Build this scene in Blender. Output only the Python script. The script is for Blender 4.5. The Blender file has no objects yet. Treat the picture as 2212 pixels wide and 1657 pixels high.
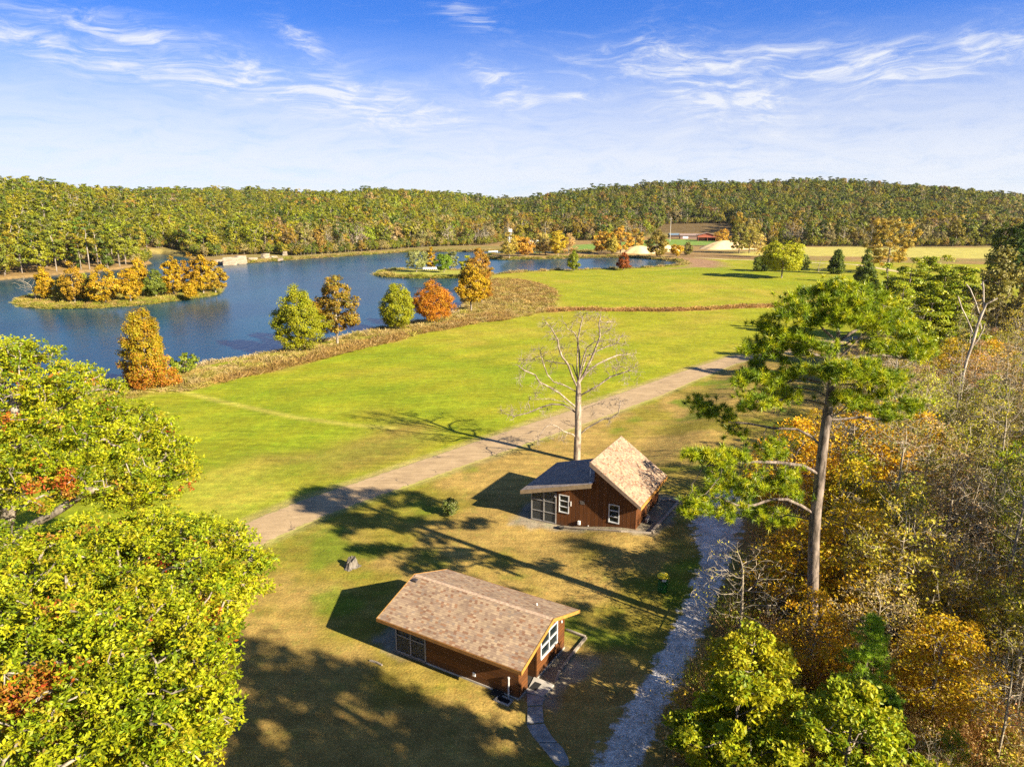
import bpy, math, random
import numpy as np
from mathutils import Vector, Matrix

# ------------------------------------------------------------------ camera, sky, sun, exposure
SC = bpy.context.scene
COL = SC.collection
FPX, CU, CV, H = 1548.46, 1106.0, 828.5, 23.0        # focal length in px of a 2212 px wide frame
PITCH = math.radians(13.706)
cam_d = bpy.data.cameras.new("camera"); cam = bpy.data.objects.new("camera", cam_d); COL.objects.link(cam)
cam.location = (0, 0, H); cam.rotation_euler = (math.radians(90) - PITCH, 0, 0)
cam_d.sensor_width = 36; cam_d.lens = FPX / 2212 * 36; cam_d.clip_start = .1; cam_d.clip_end = 9000
SC.camera = cam
SC.view_settings.view_transform = 'Standard'; SC.view_settings.look = 'None'
SC.view_settings.exposure = 1.65; SC.view_settings.gamma = 1
SUN_AZ, SUN_EL = math.radians(37), math.radians(26.5)  # towards the sun: right of and behind the camera
sd = Vector((math.cos(SUN_AZ)*math.cos(SUN_EL), -math.sin(SUN_AZ)*math.cos(SUN_EL), math.sin(SUN_EL)))
sun_d = bpy.data.lights.new("sun", 'SUN'); sun = bpy.data.objects.new("sun", sun_d); COL.objects.link(sun)
sun_d.energy = 5.0; sun_d.angle = math.radians(.53); sun_d.color = (1, .87, .66)
sun.rotation_euler = sd.to_track_quat('Z', 'Y').to_euler(); sun.location = (60, -60, 80)
SC.render.engine = 'CYCLES'
cy = SC.cycles
cy.max_bounces = 5; cy.diffuse_bounces = 2; cy.glossy_bounces = 2; cy.transmission_bounces = 3
cy.transparent_max_bounces = 6; cy.caustics_reflective = False; cy.caustics_refractive = False
cy.sample_clamp_indirect = 4
cy.use_denoising = False; cy.denoiser = 'OPENIMAGEDENOISE'; cy.denoising_input_passes = 'RGB_ALBEDO_NORMAL'; cy.denoising_prefilter = 'ACCURATE'

class NT:
    """small helper round a node tree"""
    def __init__(s, tree): s.t = tree; s.n = tree.nodes; s.l = tree.links
    def new(s, typ, **kw):
        n = s.n.new(typ)
        ins = kw.pop('ins', {})
        for k, v in kw.items(): setattr(n, k, v)
        for k, v in ins.items(): s.put(n, k, v)
        return n
    def put(s, n, k, v):
        i = n.inputs[k]
        if hasattr(v, 'is_output'): s.l.new(v, i)
        elif hasattr(v, 'outputs'): s.l.new(v.outputs[0], i)
        else: i.default_value = v
    def math(s, op, a, b=None, c=None, clamp=False):
        n = s.n.new('ShaderNodeMath'); n.operation = op; n.use_clamp = clamp
        s.put(n, 0, a)
        if b is not None: s.put(n, 1, b)
        if c is not None: s.put(n, 2, c)
        return n.outputs[0]
    def mix(s, f, a, b, mode='MIX'):
        n = s.n.new('ShaderNodeMix'); n.data_type = 'RGBA'; n.blend_type = mode
        s.put(n, 0, f)
        for k, v in ((6, a), (7, b)):
            if isinstance(v, (tuple, list)) and len(v) == 3: v = (*v, 1)
            s.put(n, k, v)
        return n.outputs[2]
    def ramp(s, f, stops, interp='LINEAR'):
        n = s.n.new('ShaderNodeValToRGB'); n.color_ramp.interpolation = interp
        e = n.color_ramp.elements
        while len(e) < len(stops): e.new(.5)
        for q, (p, c) in zip(e, stops):
            q.position = p; q.color = (c, c, c, 1) if isinstance(c, (int, float)) else (*c, 1)
        s.put(n, 0, f); return n.outputs[0]
    def smooth(s, v, lo, hi):
        n = s.n.new('ShaderNodeMapRange'); n.interpolation_type = 'SMOOTHSTEP'
        s.put(n, 0, v); n.inputs[1].default_value = lo; n.inputs[2].default_value = hi
        return n.outputs[0]
    def noise(s, vec, scale, detail=4, rough=.55, dist=0, out=0):
        n = s.n.new('ShaderNodeTexNoise')
        if vec is not None: s.put(n, 'Vector', vec)
        n.inputs['Scale'].default_value = scale; n.inputs['Detail'].default_value = detail
        n.inputs['Roughness'].default_value = rough; n.inputs['Distortion'].default_value = dist
        return n.outputs[out]
    def mapping(s, vec, scale=(1, 1, 1), rot=(0, 0, 0), loc=(0, 0, 0)):
        n = s.n.new('ShaderNodeMapping'); s.put(n, 0, vec)
        n.inputs['Scale'].default_value = scale; n.inputs['Rotation'].default_value = rot
        n.inputs['Location'].default_value = loc
        return n.outputs[0]

def new_mat(name):
    m = bpy.data.materials.new(name); m.use_nodes = True
    k = NT(m.node_tree); k.n.clear()
    k.out = k.new('ShaderNodeOutputMaterial')
    return m, k

def px_dir(u, v):
    """direction of a pixel of the photograph, used to find where things stand"""
    x = (u - CU) / FPX; y = -(v - CV) / FPX
    return np.array([x, math.cos(PITCH) + y*math.sin(PITCH), -math.sin(PITCH) + y*math.cos(PITCH)])

# ---- world: Nishita sky with thin cirrus
w = bpy.data.worlds.new("World"); SC.world = w; w.use_nodes = True
k = NT(w.node_tree); k.n.clear()
wo = k.new('ShaderNodeOutputWorld'); bg = k.new('ShaderNodeBackground'); k.l.new(bg.outputs[0], wo.inputs[0])
tc = k.new('ShaderNodeTexCoord'); gen = tc.outputs['Generated']
sx = k.new('ShaderNodeSeparateXYZ', ins={0: gen})
zz = k.math('MAXIMUM', sx.outputs[2], 0.0)
z_up = k.math('ADD', k.math('MULTIPLY', zz, 2.6), .03)
cv = k.new('ShaderNodeCombineXYZ', ins={0: sx.outputs[0], 1: sx.outputs[1], 2: z_up})
sky = k.new('ShaderNodeTexSky'); sky.sky_type = 'NISHITA'; sky.sun_disc = False
sky.sun_elevation = SUN_EL; sky.sun_rotation = math.atan2(sd.x, sd.y)
sky.air_density = 1.0; sky.dust_density = 1.2; sky.ozone_density = 3.0; sky.altitude = 100
k.put(sky, 0, k.new('ShaderNodeVectorMath', operation='NORMALIZE', ins={0: cv}).outputs[0])
el = zz
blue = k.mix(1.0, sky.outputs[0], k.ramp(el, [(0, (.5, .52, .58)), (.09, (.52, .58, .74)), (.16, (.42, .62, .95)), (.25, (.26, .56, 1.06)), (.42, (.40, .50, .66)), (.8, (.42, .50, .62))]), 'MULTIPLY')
# cirrus on a high plane
inv = k.math('DIVIDE', 1.0, k.math('ADD', zz, .05))
pl = k.new('ShaderNodeCombineXYZ', ins={0: k.math('MULTIPLY', sx.outputs[0], inv), 1: k.math('MULTIPLY', sx.outputs[1], inv), 2: 0.0})
azn = k.math('ARCTAN2', sx.outputs[0], sx.outputs[1])
sv = k.new('ShaderNodeCombineXYZ', ins={0: azn, 1: k.math('MULTIPLY', zz, 1.0), 2: 0.0})
warp = k.noise(k.mapping(sv, (2.5, 6, 1)), 2.0, 3, out=1)
wv = k.new('ShaderNodeVectorMath', operation='MULTIPLY_ADD', ins={0: warp, 1: (.30, .06, 0), 2: sv})
st1 = k.noise(k.mapping(wv.outputs[0], (7, 40, 1), (0, 0, math.radians(-12))), 1.7, 10, .70, .25)
st2 = k.noise(k.mapping(wv.outputs[0], (12, 50, 1), (0, 0, math.radians(22)), (3, 1, 0)), 1.5, 10, .72, .5)
def blob(u, v, su, sv_, rot=0.0):
    d = px_dir(u, v); d = d/np.linalg.norm(d)
    a0, e0 = math.atan2(d[0], d[1]), d[2]
    ca, sa = math.cos(rot), math.sin(rot)
    da = k.math('SUBTRACT', azn, a0); de = k.math('SUBTRACT', zz, e0)
    p = k.math('DIVIDE', k.math('ADD', k.math('MULTIPLY', da, ca), k.math('MULTIPLY', de, sa)), su)
    q = k.math('DIVIDE', k.math('SUBTRACT', k.math('MULTIPLY', de, ca), k.math('MULTIPLY', da, sa)), sv_)
    r2 = k.math('ADD', k.math('MULTIPLY', p, p), k.math('MULTIPLY', q, q))
    return k.math('EXPONENT', k.math('MULTIPLY', r2, -1.0))
mask = None
for b in [(1420, 110, .05, .02, -.2), (1620, 200, .06, .03, -.5), (2000, 150, .12, .02, .1), (540, 160, .10, .02, -.3), (740, 210, .10, .03, -.2), (1530, 135, .16, .028, -.05), (1500, 170, .07, .045, -.35), (1900, 125, .18, .016, .12), (2100, 120, .12, .02, .1), (1660, 120, .12, .016, 0),
          (1540, 205, .035, .02, -.6),
          (330, 140, .17, .018, -.12), (230, 60, .17, .018, -.15), (480, 175, .20, .02, -.1), (650, 90, .035, .016, -.45), (1080, 170, .045, .02, -.3),
          (1110, 200, .05, .02, -.2), (800, 230, .12, .025, -.1), (60, 80, .08, .02, -.2), (1000, 30, .05, .012, -.3), (1240, 205, .05, .008, 0)]:
    g = blob(*b); mask = g if mask is None else k.math('MAXIMUM', mask, g)
c1 = k.math('MULTIPLY', mask, k.smooth(k.math('ADD', st1, k.math('MULTIPLY', mask, .10)), .47, .80))
c2 = k.math('MULTIPLY', k.math('MULTIPLY', mask, .8), k.smooth(st2, .47, .80))
low = k.math('MULTIPLY', k.ramp(el, [(0, .9), (.06, .85), (.12, .55), (.17, .2), (.22, 0)]), k.smooth(st1, -.15, .6))
veil = k.math('MULTIPLY', k.ramp(el, [(0, 0), (.1, .10), (.2, .12), (.5, .1)]), k.smooth(st1, .5, .85))
cl = k.math('MINIMUM', k.math('ADD', k.math('ADD', k.math('MULTIPLY', k.math('MAXIMUM', c1, c2), .9), veil), low), .94)
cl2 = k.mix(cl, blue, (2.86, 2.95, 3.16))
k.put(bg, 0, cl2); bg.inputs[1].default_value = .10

# ------------------------------------------------------------------ mesh helpers
def mesh_np(name, V, faces, mats, midx=None, col=None, smooth=False):
    """faces: list of (n,k) int arrays"""
    me = bpy.data.meshes.new(name)
    V = np.asarray(V, np.float32)
    me.vertices.add(len(V)); me.vertices.foreach_set('co', V.ravel())
    faces = [np.asarray(f, np.int32) for f in faces if len(f)]
    li = np.concatenate([f.ravel() for f in faces])
    tot = np.concatenate([np.full(len(f), f.shape[1], np.int32) for f in faces])
    st = np.concatenate([[0], np.cumsum(tot)[:-1]]).astype(np.int32)
    me.loops.add(len(li)); me.loops.foreach_set('vertex_index', li)
    me.polygons.add(len(tot)); me.polygons.foreach_set('loop_start', st); me.polygons.foreach_set('loop_total', tot)
    for m in mats: me.materials.append(m)
    if midx is not None: me.polygons.foreach_set('material_index', np.asarray(midx, np.int32))
    if col is not None:
        ca = me.color_attributes.new('Col', 'FLOAT_COLOR', 'POINT')
        c4 = np.ones((len(V), 4), np.float32); c4[:, :3] = col; ca.data.foreach_set('color', c4.ravel())
    me.update(calc_edges=True)
    me.polygons.foreach_set('use_smooth', np.full(len(tot), smooth))
    return me

def link(name, me, parent=None):
    o = bpy.data.objects.new(name, me); COL.objects.link(o)
    if parent is not None: o.parent = parent
    return o

def tag(o, label=None, cat=None, group=None, kind=None):
    if label: o['label'] = label
    if cat: o['category'] = cat
    if group: o['group'] = group
    if kind: o['kind'] = kind
    return o

def empty(name, loc, label, cat, group=None, rz=0):
    o = bpy.data.objects.new(name, None); COL.objects.link(o)
    o.location = loc; o.rotation_euler = (0, 0, rz); o.empty_display_size = .2
    return tag(o, label, cat, group)

class MB:
    """collects simple solids; build() links them as one mesh"""
    def __init__(s): s.V = []; s.F = []
    def add(s, vs, fs):
        b = len(s.V); s.V += [tuple(v) for v in vs]; s.F += [tuple(b + i for i in f) for f in fs]
    def box(s, a, b):
        x0, y0, z0 = a; x1, y1, z1 = b
        s.add([(x0,y0,z0),(x1,y0,z0),(x1,y1,z0),(x0,y1,z0),(x0,y0,z1),(x1,y0,z1),(x1,y1,z1),(x0,y1,z1)],
              [(0,3,2,1),(4,5,6,7),(0,1,5,4),(1,2,6,5),(2,3,7,6),(3,0,4,7)])
    def prism(s, poly, d):
        """closed polygon (3D points) swept by vector d"""
        n = len(poly); top = [tuple(p[i] + d[i] for i in range(3)) for p in poly]
        s.add(list(poly) + top, [tuple(range(n))[::-1], tuple(range(n, 2*n))] + [(i, (i+1) % n, n + (i+1) % n, n + i) for i in range(n)])
    def bar(s, p, q, r, n=8, r2=None):
        p, q = Vector(p), Vector(q); d = (q - p).normalized()
        a = d.orthogonal().normalized(); b = d.cross(a); r2 = r if r2 is None else r2
        vs = [p + (a*math.cos(t) + b*math.sin(t))*r for t in [i*2*math.pi/n for i in range(n)]]
        vs += [q + (a*math.cos(t) + b*math.sin(t))*r2 for t in [i*2*math.pi/n for i in range(n)]]
        s.add(vs, [(i, (i+1) % n, n + (i+1) % n, n + i) for i in range(n)] + [tuple(range(n))[::-1], tuple(range(n, 2*n))])
    def beam(s, p, q, wd, h):
        """rectangular beam, h vertical"""
        p, q = Vector(p), Vector(q); d = (q - p).normalized(); sd_ = d.cross(Vector((0, 0, 1))).normalized()*wd/2
        u = Vector((0, 0, h))
        s.prism([tuple(p - sd_), tuple(p + sd_), tuple(p + sd_ + u), tuple(p - sd_ + u)], tuple(q - p))
    def lathe(s, prof, n=20, c=(0, 0)):
        vs = []; fs = []
        for r, z in prof: vs += [(c[0] + r*math.cos(2*math.pi*i/n), c[1] + r*math.sin(2*math.pi*i/n), z) for i in range(n)]
        for j in range(len(prof) - 1):
            fs += [(j*n + i, j*n + (i+1) % n, (j+1)*n + (i+1) % n, (j+1)*n + i) for i in range(n)]
        fs += [tuple(range(n))[::-1], tuple(range((len(prof)-1)*n, len(prof)*n))]
        s.add(vs, fs)
    def build(s, name, mat, parent=None, bevel=0, smooth=False):
        me = bpy.data.meshes.new(name); me.from_pydata(s.V, [], s.F); me.materials.append(mat); me.update()
        if smooth: me.polygons.foreach_set('use_smooth', [True]*len(me.polygons))
        o = link(name, me, parent)
        if bevel:
            b = o.modifiers.new('bevel', 'BEVEL'); b.width = bevel; b.segments = 2; b.limit_method = 'ANGLE'
        return o

rng = np.random.default_rng(11)

# ------------------------------------------------------------------ terrain
def G0(u, v, z=0.):
    d = px_dir(u, v); t = (z - H)/d[2]; return np.array([d[0]*t, d[1]*t, z])
def P2(pts, z=0.): return np.array([G0(u, v, z)[:2] for u, v in pts])
WZ = -.8
LAKE = P2([(-160, 905), (100, 868), (240, 848), (300, 834), (360, 815), (430, 799), (500, 785), (600, 766), (690, 746), (760, 729), (850, 712), (940, 694), (985, 680),
           (1000, 668), (1003, 645), (1000, 625), (1010, 610), (1035, 603), (1060, 598), (1120, 592), (1200, 588), (1300, 586), (1400, 582), (1465, 577), (1478, 572),
           (1466, 566), (1420, 561), (1380, 558), (1300, 557), (1180, 560), (1100, 562), (1050, 560), (1035, 556), (1060, 552), (1150, 551), (1260, 549), (1285, 546), (1200, 544), (1100, 543),
           (1000, 544), (880, 545), (830, 548), (720, 556), (600, 564), (520, 570), (480, 571), (430, 568), (395, 556), (350, 550), (322, 551), (318, 560), (330, 570),
           (300, 577), (250, 584), (150, 593), (0, 606), (-160, 622), (-700, 660), (-900, 1010)], WZ)
ISL1 = P2([(36, 655), (50, 662), (100, 667), (200, 667), (300, 660), (400, 648), (462, 638), (474, 630), (470, 622), (420, 618), (350, 619), (250, 624), (150, 630), (70, 642), (40, 649)], WZ)
ISL2 = P2([(817, 594), (830, 598), (880, 601), (940, 602), (1000, 601), (1040, 600), (1060, 594), (1040, 588), (985, 587), (920, 585), (860, 586), (825, 589)], WZ)

def sdist(poly, x, y):
    """signed distance to polygon, positive inside"""
    n = len(poly); d = np.full(x.shape, 1e9); ins = np.zeros(x.shape, bool)
    for i in range(n):
        ax, ay = poly[i]; bx, by = poly[(i+1) % n]
        ex, ey = bx-ax, by-ay; wx, wy = x-ax, y-ay
        t = np.clip((wx*ex + wy*ey)/(ex*ex + ey*ey + 1e-12), 0, 1)
        d = np.minimum(d, (wx-ex*t)**2 + (wy-ey*t)**2)
        c = ((ay <= y) & (by > y)) | ((by <= y) & (ay > y))
        with np.errstate(divide='ignore', invalid='ignore'):
            xi = ax + (y-ay)*(bx-ax)/(by-ay if by != ay else 1e-9)
        ins ^= c & (x < xi)
    d = np.sqrt(d)
    return np.where(ins, d, -d)
def ldist(line, x, y):
    d = np.full(x.shape, 1e9)
    for i in range(len(line)-1):
        ax, ay = line[i]; bx, by = line[i+1]; ex, ey = bx-ax, by-ay; wx, wy = x-ax, y-ay
        t = np.clip((wx*ex + wy*ey)/(ex*ex + ey*ey + 1e-12), 0, 1)
        d = np.minimum(d, (wx-ex*t)**2 + (wy-ey*t)**2)
    return np.sqrt(d)
def sstep(x, a, b):
    t = np.clip((x-a)/(b-a), 0, 1); return t*t*(3-2*t)
def fbm(x, y, s, seed=0, octv=4):
    """cheap smooth value noise, about -1..1"""
    out = 0; amp = 1.; tot = 0
    r = np.random.default_rng(seed); T = r.uniform(-1, 1, (64, 64))
    for o in range(octv):
        fx, fy = x/s + o*7.3, y/s + o*3.1; ix, iy = np.floor(fx).astype(int), np.floor(fy).astype(int)
        tx, ty = fx-ix, fy-iy; tx = tx*tx*(3-2*tx); ty = ty*ty*(3-2*ty)
        g = lambda a, b: T[a % 64, b % 64]
        v = (g(ix, iy)*(1-tx) + g(ix+1, iy)*tx)*(1-ty) + (g(ix, iy+1)*(1-tx) + g(ix+1, iy+1)*tx)*ty
        out = out + v*amp; tot += amp; amp *= .5; s = s/2
    return out/tot*1.6
TH = 11.5   # height of the woods on the ridges
def zline(u, v, R):
    d = px_dir(u, v); return H + d[2]/math.hypot(d[0], d[1])*R - TH
def layer(rows):
    """rows (u, v_skyline, R_crest, R_foot)"""
    U = [r[0] for r in rows]
    return U, [max(zline(r[0], r[1], r[2]), 0) for r in rows], [r[2] for r in rows], [r[3] for r in rows]
LAYERS = [layer(l) for l in (
    [(-900, 330, 500, 330), (-300, 350, 520, 350), (0, 386, 540, 322), (130, 400, 580, 328), (250, 414, 660, 350), (400, 412, 820, 420), (600, 419, 980, 520), (760, 424, 1100, 700), (900, 455, 1100, 800)],
    [(380, 520, 560, 370), (470, 505, 560, 372), (560, 468, 600, 380), (640, 440, 640, 385), (720, 421, 680, 400), (800, 411, 720, 430), (880, 415, 780, 480), (960, 421, 850, 600), (1040, 431, 950, 700), (1150, 452, 1000, 800)],
    [(850, 445, 1500, 1100), (1000, 431, 1500, 1100), (1100, 423, 1600, 1200), (1180, 419, 1700, 1200), (1300, 430, 1700, 1300), (1400, 445, 1700, 1300)],
    [(1040, 462, 800, 620), (1120, 440, 850, 620), (1200, 424, 880, 600), (1300, 414, 900, 590), (1440, 404, 950, 590), (1600, 404, 1000, 580), (1750, 397, 1050, 560), (1850, 401, 1080, 560), (2000, 413, 1100, 560), (2100, 422, 1150, 560), (2212, 434, 1200, 600), (2500, 440, 1200, 650), (3200, 440, 1200, 700)],
)]
C2O, C2T = np.array([1.456, 50.666]), -.474
def terrain(x, y):
    x = np.asarray(x, float); y = np.asarray(y, float)
    r = np.hypot(x, y); yy = np.maximum(y, .05*r + 1e-3)
    u = CU + FPX*np.clip(x/yy, -6, 6)/math.cos(PITCH)
    z = np.zeros_like(r)
    for U, ZC, RC, RF in LAYERS:
        zc = np.interp(u, U, ZC); rc = np.interp(u, U, RC); rf = np.interp(u, U, RF)
        fade = sstep(u, U[0]-200, U[0]+5)*(1-sstep(u, U[-1]-5, U[-1]+200))
        t = np.clip((r-rf)/(rc-rf), 0, 1); s = .45*t + .55*t*t*(3-2*t)
        bk = np.clip((r-rc)/(.9*rc), 0, 1)
        hh = zc*fade*s*(1-.8*bk*bk)*(1 + .10*fbm(x, y, 150, 3)*np.clip(1-t, 0, 1))
        z = np.maximum(z, np.where(y > 0, hh, 0))
    # ground rises gently east of the far cabin
    ca, sa = math.cos(C2T), math.sin(C2T)
    a = (x-C2O[0])*ca + (y-C2O[1])*sa; b = -(x-C2O[0])*sa + (y-C2O[1])*ca
    z = z + .9*sstep(a, 1.8, 8.2)*sstep(b, -9, -1)*(1-sstep(r, 90, 140)) + .25*fbm(x, y, 40, 5)*sstep(x, 14, 30)*(1-sstep(r, 200, 260))
    near = r < 650
    if np.any(near):
        dl = np.full(r.shape, -50.)
        xs, ys = x[near], y[near]
        l = sdist(LAKE, xs, ys); i = np.maximum(sdist(ISL1, xs, ys), sdist(ISL2, xs, ys))
        wob = .5*fbm(xs, ys, 7, 9)
        dl[near] = np.minimum(l, -i) + wob*.6
        sh = sstep(dl, -1.8, 1.8)
        z = z*(1-sh) + sh*(-1.7)
    return z
def Gt(u, v):
    p = G0(u, v)
    for _ in range(6):
        p = G0(u, v, float(terrain(np.array([p[0]]), np.array([p[1]]))[0]))
    return p
def hz(x, y): return float(terrain(np.array([x]), np.array([y]))[0])

# ------------------------------------------------------------------ the ground sheet
def band_cols():
    a1 = np.radians(np.linspace(-43, 43, 560)); a2 = np.radians(np.linspace(43, 317, 70))[1:-1]
    return np.concatenate([a1, a2])
AZ = band_cols(); RR = np.concatenate([[1.5, 6, 11, 15], np.geomspace(18, 60, 130)[:-1], np.geomspace(60, 480, 420)[:-1], np.geomspace(480, 2400, 150), [3500, 6000]])
AA, RG = np.meshgrid(AZ, RR); GX, GY = RG*np.sin(AA), RG*np.cos(AA)
GZ = terrain(GX, GY)

SHORE_IN = [(240, 868), (330, 850), (400, 848), (470, 828), (540, 812), (600, 800), (690, 776), (760, 757), (860, 734), (940, 716), (1010, 703), (1060, 694), (1110, 688), (1170, 676), (1200, 662), (1203, 645), (1190, 628), (1150, 614), (1100, 607), (1062, 604)]
WEEDS = P2(SHORE_IN + [(1062, 598), (1010, 606), (1003, 645), (985, 680), (940, 694), (850, 712), (760, 729), (690, 746), (600, 766), (500, 785), (430, 799), (360, 815), (300, 834), (240, 846)])
BRUSH = [P2(l) for l in ([(1065, 604), (1110, 604), (1160, 612), (1195, 626), (1203, 640), (1185, 655), (1150, 660), (1110, 655), (1075, 662), (1060, 640)],
                         [(960, 700), (1030, 683), (1080, 678), (1120, 682), (1090, 692), (1030, 698), (960, 712), (900, 722), (880, 722)],
                         [(470, 822), (560, 800), (640, 782), (740, 752), (850, 728), (880, 724), (860, 734), (760, 757), (690, 776), (600, 798), (520, 814), (470, 826)])]
ROAD_L = [(200, 1245), (330, 1200), (480, 1148), (640, 1083), (800, 1030), (900, 996), (1000, 962), (1100, 928), (1200, 896), (1300, 862), (1400, 827), (1500, 792), (1570, 769), (1640, 757), (1760, 738), (1850, 726)]
ROAD_R = [(230, 1290), (400, 1234), (560, 1182), (700, 1118), (830, 1070), (920, 1039), (1010, 1006), (1120, 968), (1230, 930), (1330, 894), (1425, 858), (1520, 816), (1590, 787), (1660, 774), (1780, 754), (1860, 740)]
DRY = P2([(1185, 672), (1250, 669), (1330, 671), (1420, 672), (1520, 669), (1600, 664), (1700, 660), (1800, 656)])
MOW1 = P2([(400, 848), (480, 868), (560, 885), (640, 902), (760, 918), (850, 925)])
FIELD2 = P2([(1560, 556), (1700, 552), (2060, 558), (2300, 562), (2300, 535), (2050, 536), (1750, 534), (1640, 542), (1600, 548)])
GREEN2 = P2([(1420, 530), (1560, 530), (1600, 527), (1590, 520), (1430, 517), (1240, 530), (1240, 540), (1330, 538)])
DIRT = P2([(1455, 582), (1500, 578), (1550, 580), (1562, 572), (1540, 562), (1500, 558), (1480, 556), (1440, 556), (1480, 566), (1480, 574)])
TRACK = P2([(1500, 556), (1570, 561), (1660, 563), (1720, 566), (1850, 572), (1960, 590)])
BROWNFLD = P2([(2110, 700), (2240, 712), (2400, 720), (2400, 690), (2230, 686), (2110, 680)])
RIGHTTRK = P2([(2000, 680), (2100, 672), (2170, 666), (2260, 658), (2400, 645)])
WOOD = P2([(1400, 1900), (1490, 1450), (1560, 1330), (1600, 1260), (1620, 1180), (1650, 1080), (1720, 1000), (1790, 900), (1850, 800), (1880, 740), (1950, 715), (2100, 712), (2500, 760), (3300, 1100), (4600, 1900)])
YELLOWPATCH = P2([(400, 1060), (440, 1020), (520, 1010), (600, 1030), (640, 1060), (560, 1100), (470, 1130)])
BROWNPATCH = P2([(560, 985), (680, 965), (760, 940), (860, 910), (930, 930), (900, 985), (840, 1010), (740, 1040), (660, 1020), (590, 1010)])
C1O, C1T = np.array([-6.171, 33.829]), -.537
def c1p(a, b, z=0.): return (C1O[0] + a*math.cos(C1T) - b*math.sin(C1T), C1O[1] + a*math.sin(C1T) + b*math.cos(C1T), z)
def c2p(a, b, z=0.): return (C2O[0] + a*math.cos(C2T) - b*math.sin(C2T), C2O[1] + a*math.sin(C2T) + b*math.cos(C2T), z)
APRON2 = np.array([c2p(*q)[:2] for q in ((-1.6, 6.5), (-1.5, 0), (-.9, -1.3), (2.2, -1.0), (6, -.8), (9.6, -.4), (10.2, 6.8))])
APRON1 = np.array([c1p(*q)[:2] for q in ((5.5, -.05), (-.1, -.1), (-1.6, .2), (-1.8, 4.5), (7.6, 4.9), (9.2, 4.3), (9.2, .6), (7.6, .6))])

def zone_color(x, y, z):
    r = np.hypot(x, y)
    n1, n2, n3 = fbm(x, y, 30, 21), fbm(x, y, 9, 22), fbm(x, y, 90, 23)
    nn = (.6*n1 + .5*n2)
    C = np.zeros(x.shape + (3,))
    def put(c, wgt):
        nonlocal C
        C = C*(1-wgt[..., None]) + np.array(c)*wgt[..., None]
    C[:] = (.262, .268, .014)                                        # meadow
    put((.35, .28, .035), .8*sstep(nn, -.15, .7))                    # drier
    put((.19, .24, .010), .75*sstep(-nn + .3*n3, .1, .8))           # lusher
    inp = lambda poly, w_=3.: sstep(sdist(poly, x, y) + w_*.6*n2, -w_, w_)
    put((.24, .165, .040), .85*inp(BROWNPATCH, 4.))
    put((.40, .35, .05), .75*inp(YELLOWPATCH, 3.))
    lane_ = np.sin((x*.62 - y*.78)*.9 + 1.2*n1)*.5 + .5
    put((.17, .245, .012), .35*lane_*sstep(n3, -.6, .4))
    put((.38, .34, .06), .8*sstep(-ldist(MOW1, x, y), -1.1, 0))
    # lawn between the road and the woods: drier
    lawn = P2([(200, 1290)] + ROAD_R[1:] + [(1860, 745), (1800, 900), (1700, 1100), (1600, 1400), (1500, 2400), (-400, 2600), (-400, 1500)])
    L = inp(lawn, 1.2)
    put((.225, .185, .026), L)
    put((.35, .235, .07), L*.85*sstep(nn + .5*fbm(x, y, 4, 27), -.35, .35))
    put((.15, .19, .015), L*.9*sstep(-nn + .7*fbm(x, y, 3.5, 28), .15, .7))
    # verges of the road
    put((.36, .28, .11), .7*sstep(-ldist(P2(ROAD_L), x, y) + .4*n2, -1.3, -.2))
    put((.30, .25, .10), .6*sstep(-ldist(P2(ROAD_R), x, y) + .4*n2, -.9, -.1))
    # weeds along the shore, brush in it
    put((.33, .27, .055), .9*inp(WEEDS, 2.))
    put((.26, .28, .025), .8*inp(WEEDS, 2.)*sstep(n2, 0, .6))
    for b in BRUSH: put((.28, .17, .05), .7*inp(b, 2.)*sstep(n2 + .3, 0, .5))
    put((.36, .24, .08), .85*sstep(-ldist(DRY, x, y) + 1.2*n2, -3.2, -.6))
    # beyond the lake
    far = sstep(r, 330, 380)*(1 - inp(P2([(1060, 556), (1480, 575), (1500, 560), (2300, 575), (2300, 640), (1060, 640)]), 2))
    leftbank = sstep(-x - .40*y, -5, 5)*sstep(r, 215, 235)
    put((.28, .18, .07), np.maximum(far, leftbank))
    put((.20, .19, .05), np.maximum(far, leftbank)*.6*sstep(n1, -.1, .5))
    put((.42, .37, .09), inp(FIELD2, 5.)); put((.17, .26, .05), inp(GREEN2, 5.))
    put((.30, .18, .10), inp(DIRT, 4.)); put((.55, .42, .26), sstep(-ldist(TRACK, x, y), -2.2, -.8))
    put((.22, .14, .06), sstep(sdist(P2([(1430, 548), (1620, 552), (1760, 560), (1640, 561), (1500, 556), (1440, 556)]), x, y) + 3*n2, -3, 3))
    isl = np.maximum(sdist(ISL1, x, y), sdist(ISL2, x, y))
    put((.30, .22, .04), sstep(isl, -3, -1)); put((.30, .30, .05), sstep(isl, 2, 6))
    put((.33, .22, .08), sstep(sdist(P2([(1050, 562), (1100, 562), (1300, 557), (1440, 558), (1440, 549), (1260, 549), (1060, 552)]), x, y), -2, 1))
    put((.24, .13, .05), inp(BROWNFLD, 3.)); put((.5, .4, .24), sstep(-ldist(RIGHTTRK, x, y), -2.6, -1.4))
    # floor of the woods and hills
    put((.22, .135, .055), inp(WOOD, 2.5)); put((.34, .21, .07), inp(WOOD, 2.5)*.8*sstep(n2, -.2, .5))
    hill = sstep(z, 1.5, 4)*sstep(r, 250, 300)
    put((.13, .09, .04), hill)
    # lake bed and wet edge
    put((.09, .075, .04), sstep(-z, .35, .9))
    # gravel round the cabins
    for a_, w_ in ((APRON2, .35), (APRON1, .4)):
        put((.27, .235, .18), .85*sstep(sdist(a_, x, y) + .6*fbm(x, y, 1.6, 31), -w_, w_))
    return C
GC = zone_color(GX, GY, GZ)
nr, nc = GX.shape
ii = np.arange(nr*nc).reshape(nr, nc)
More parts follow.
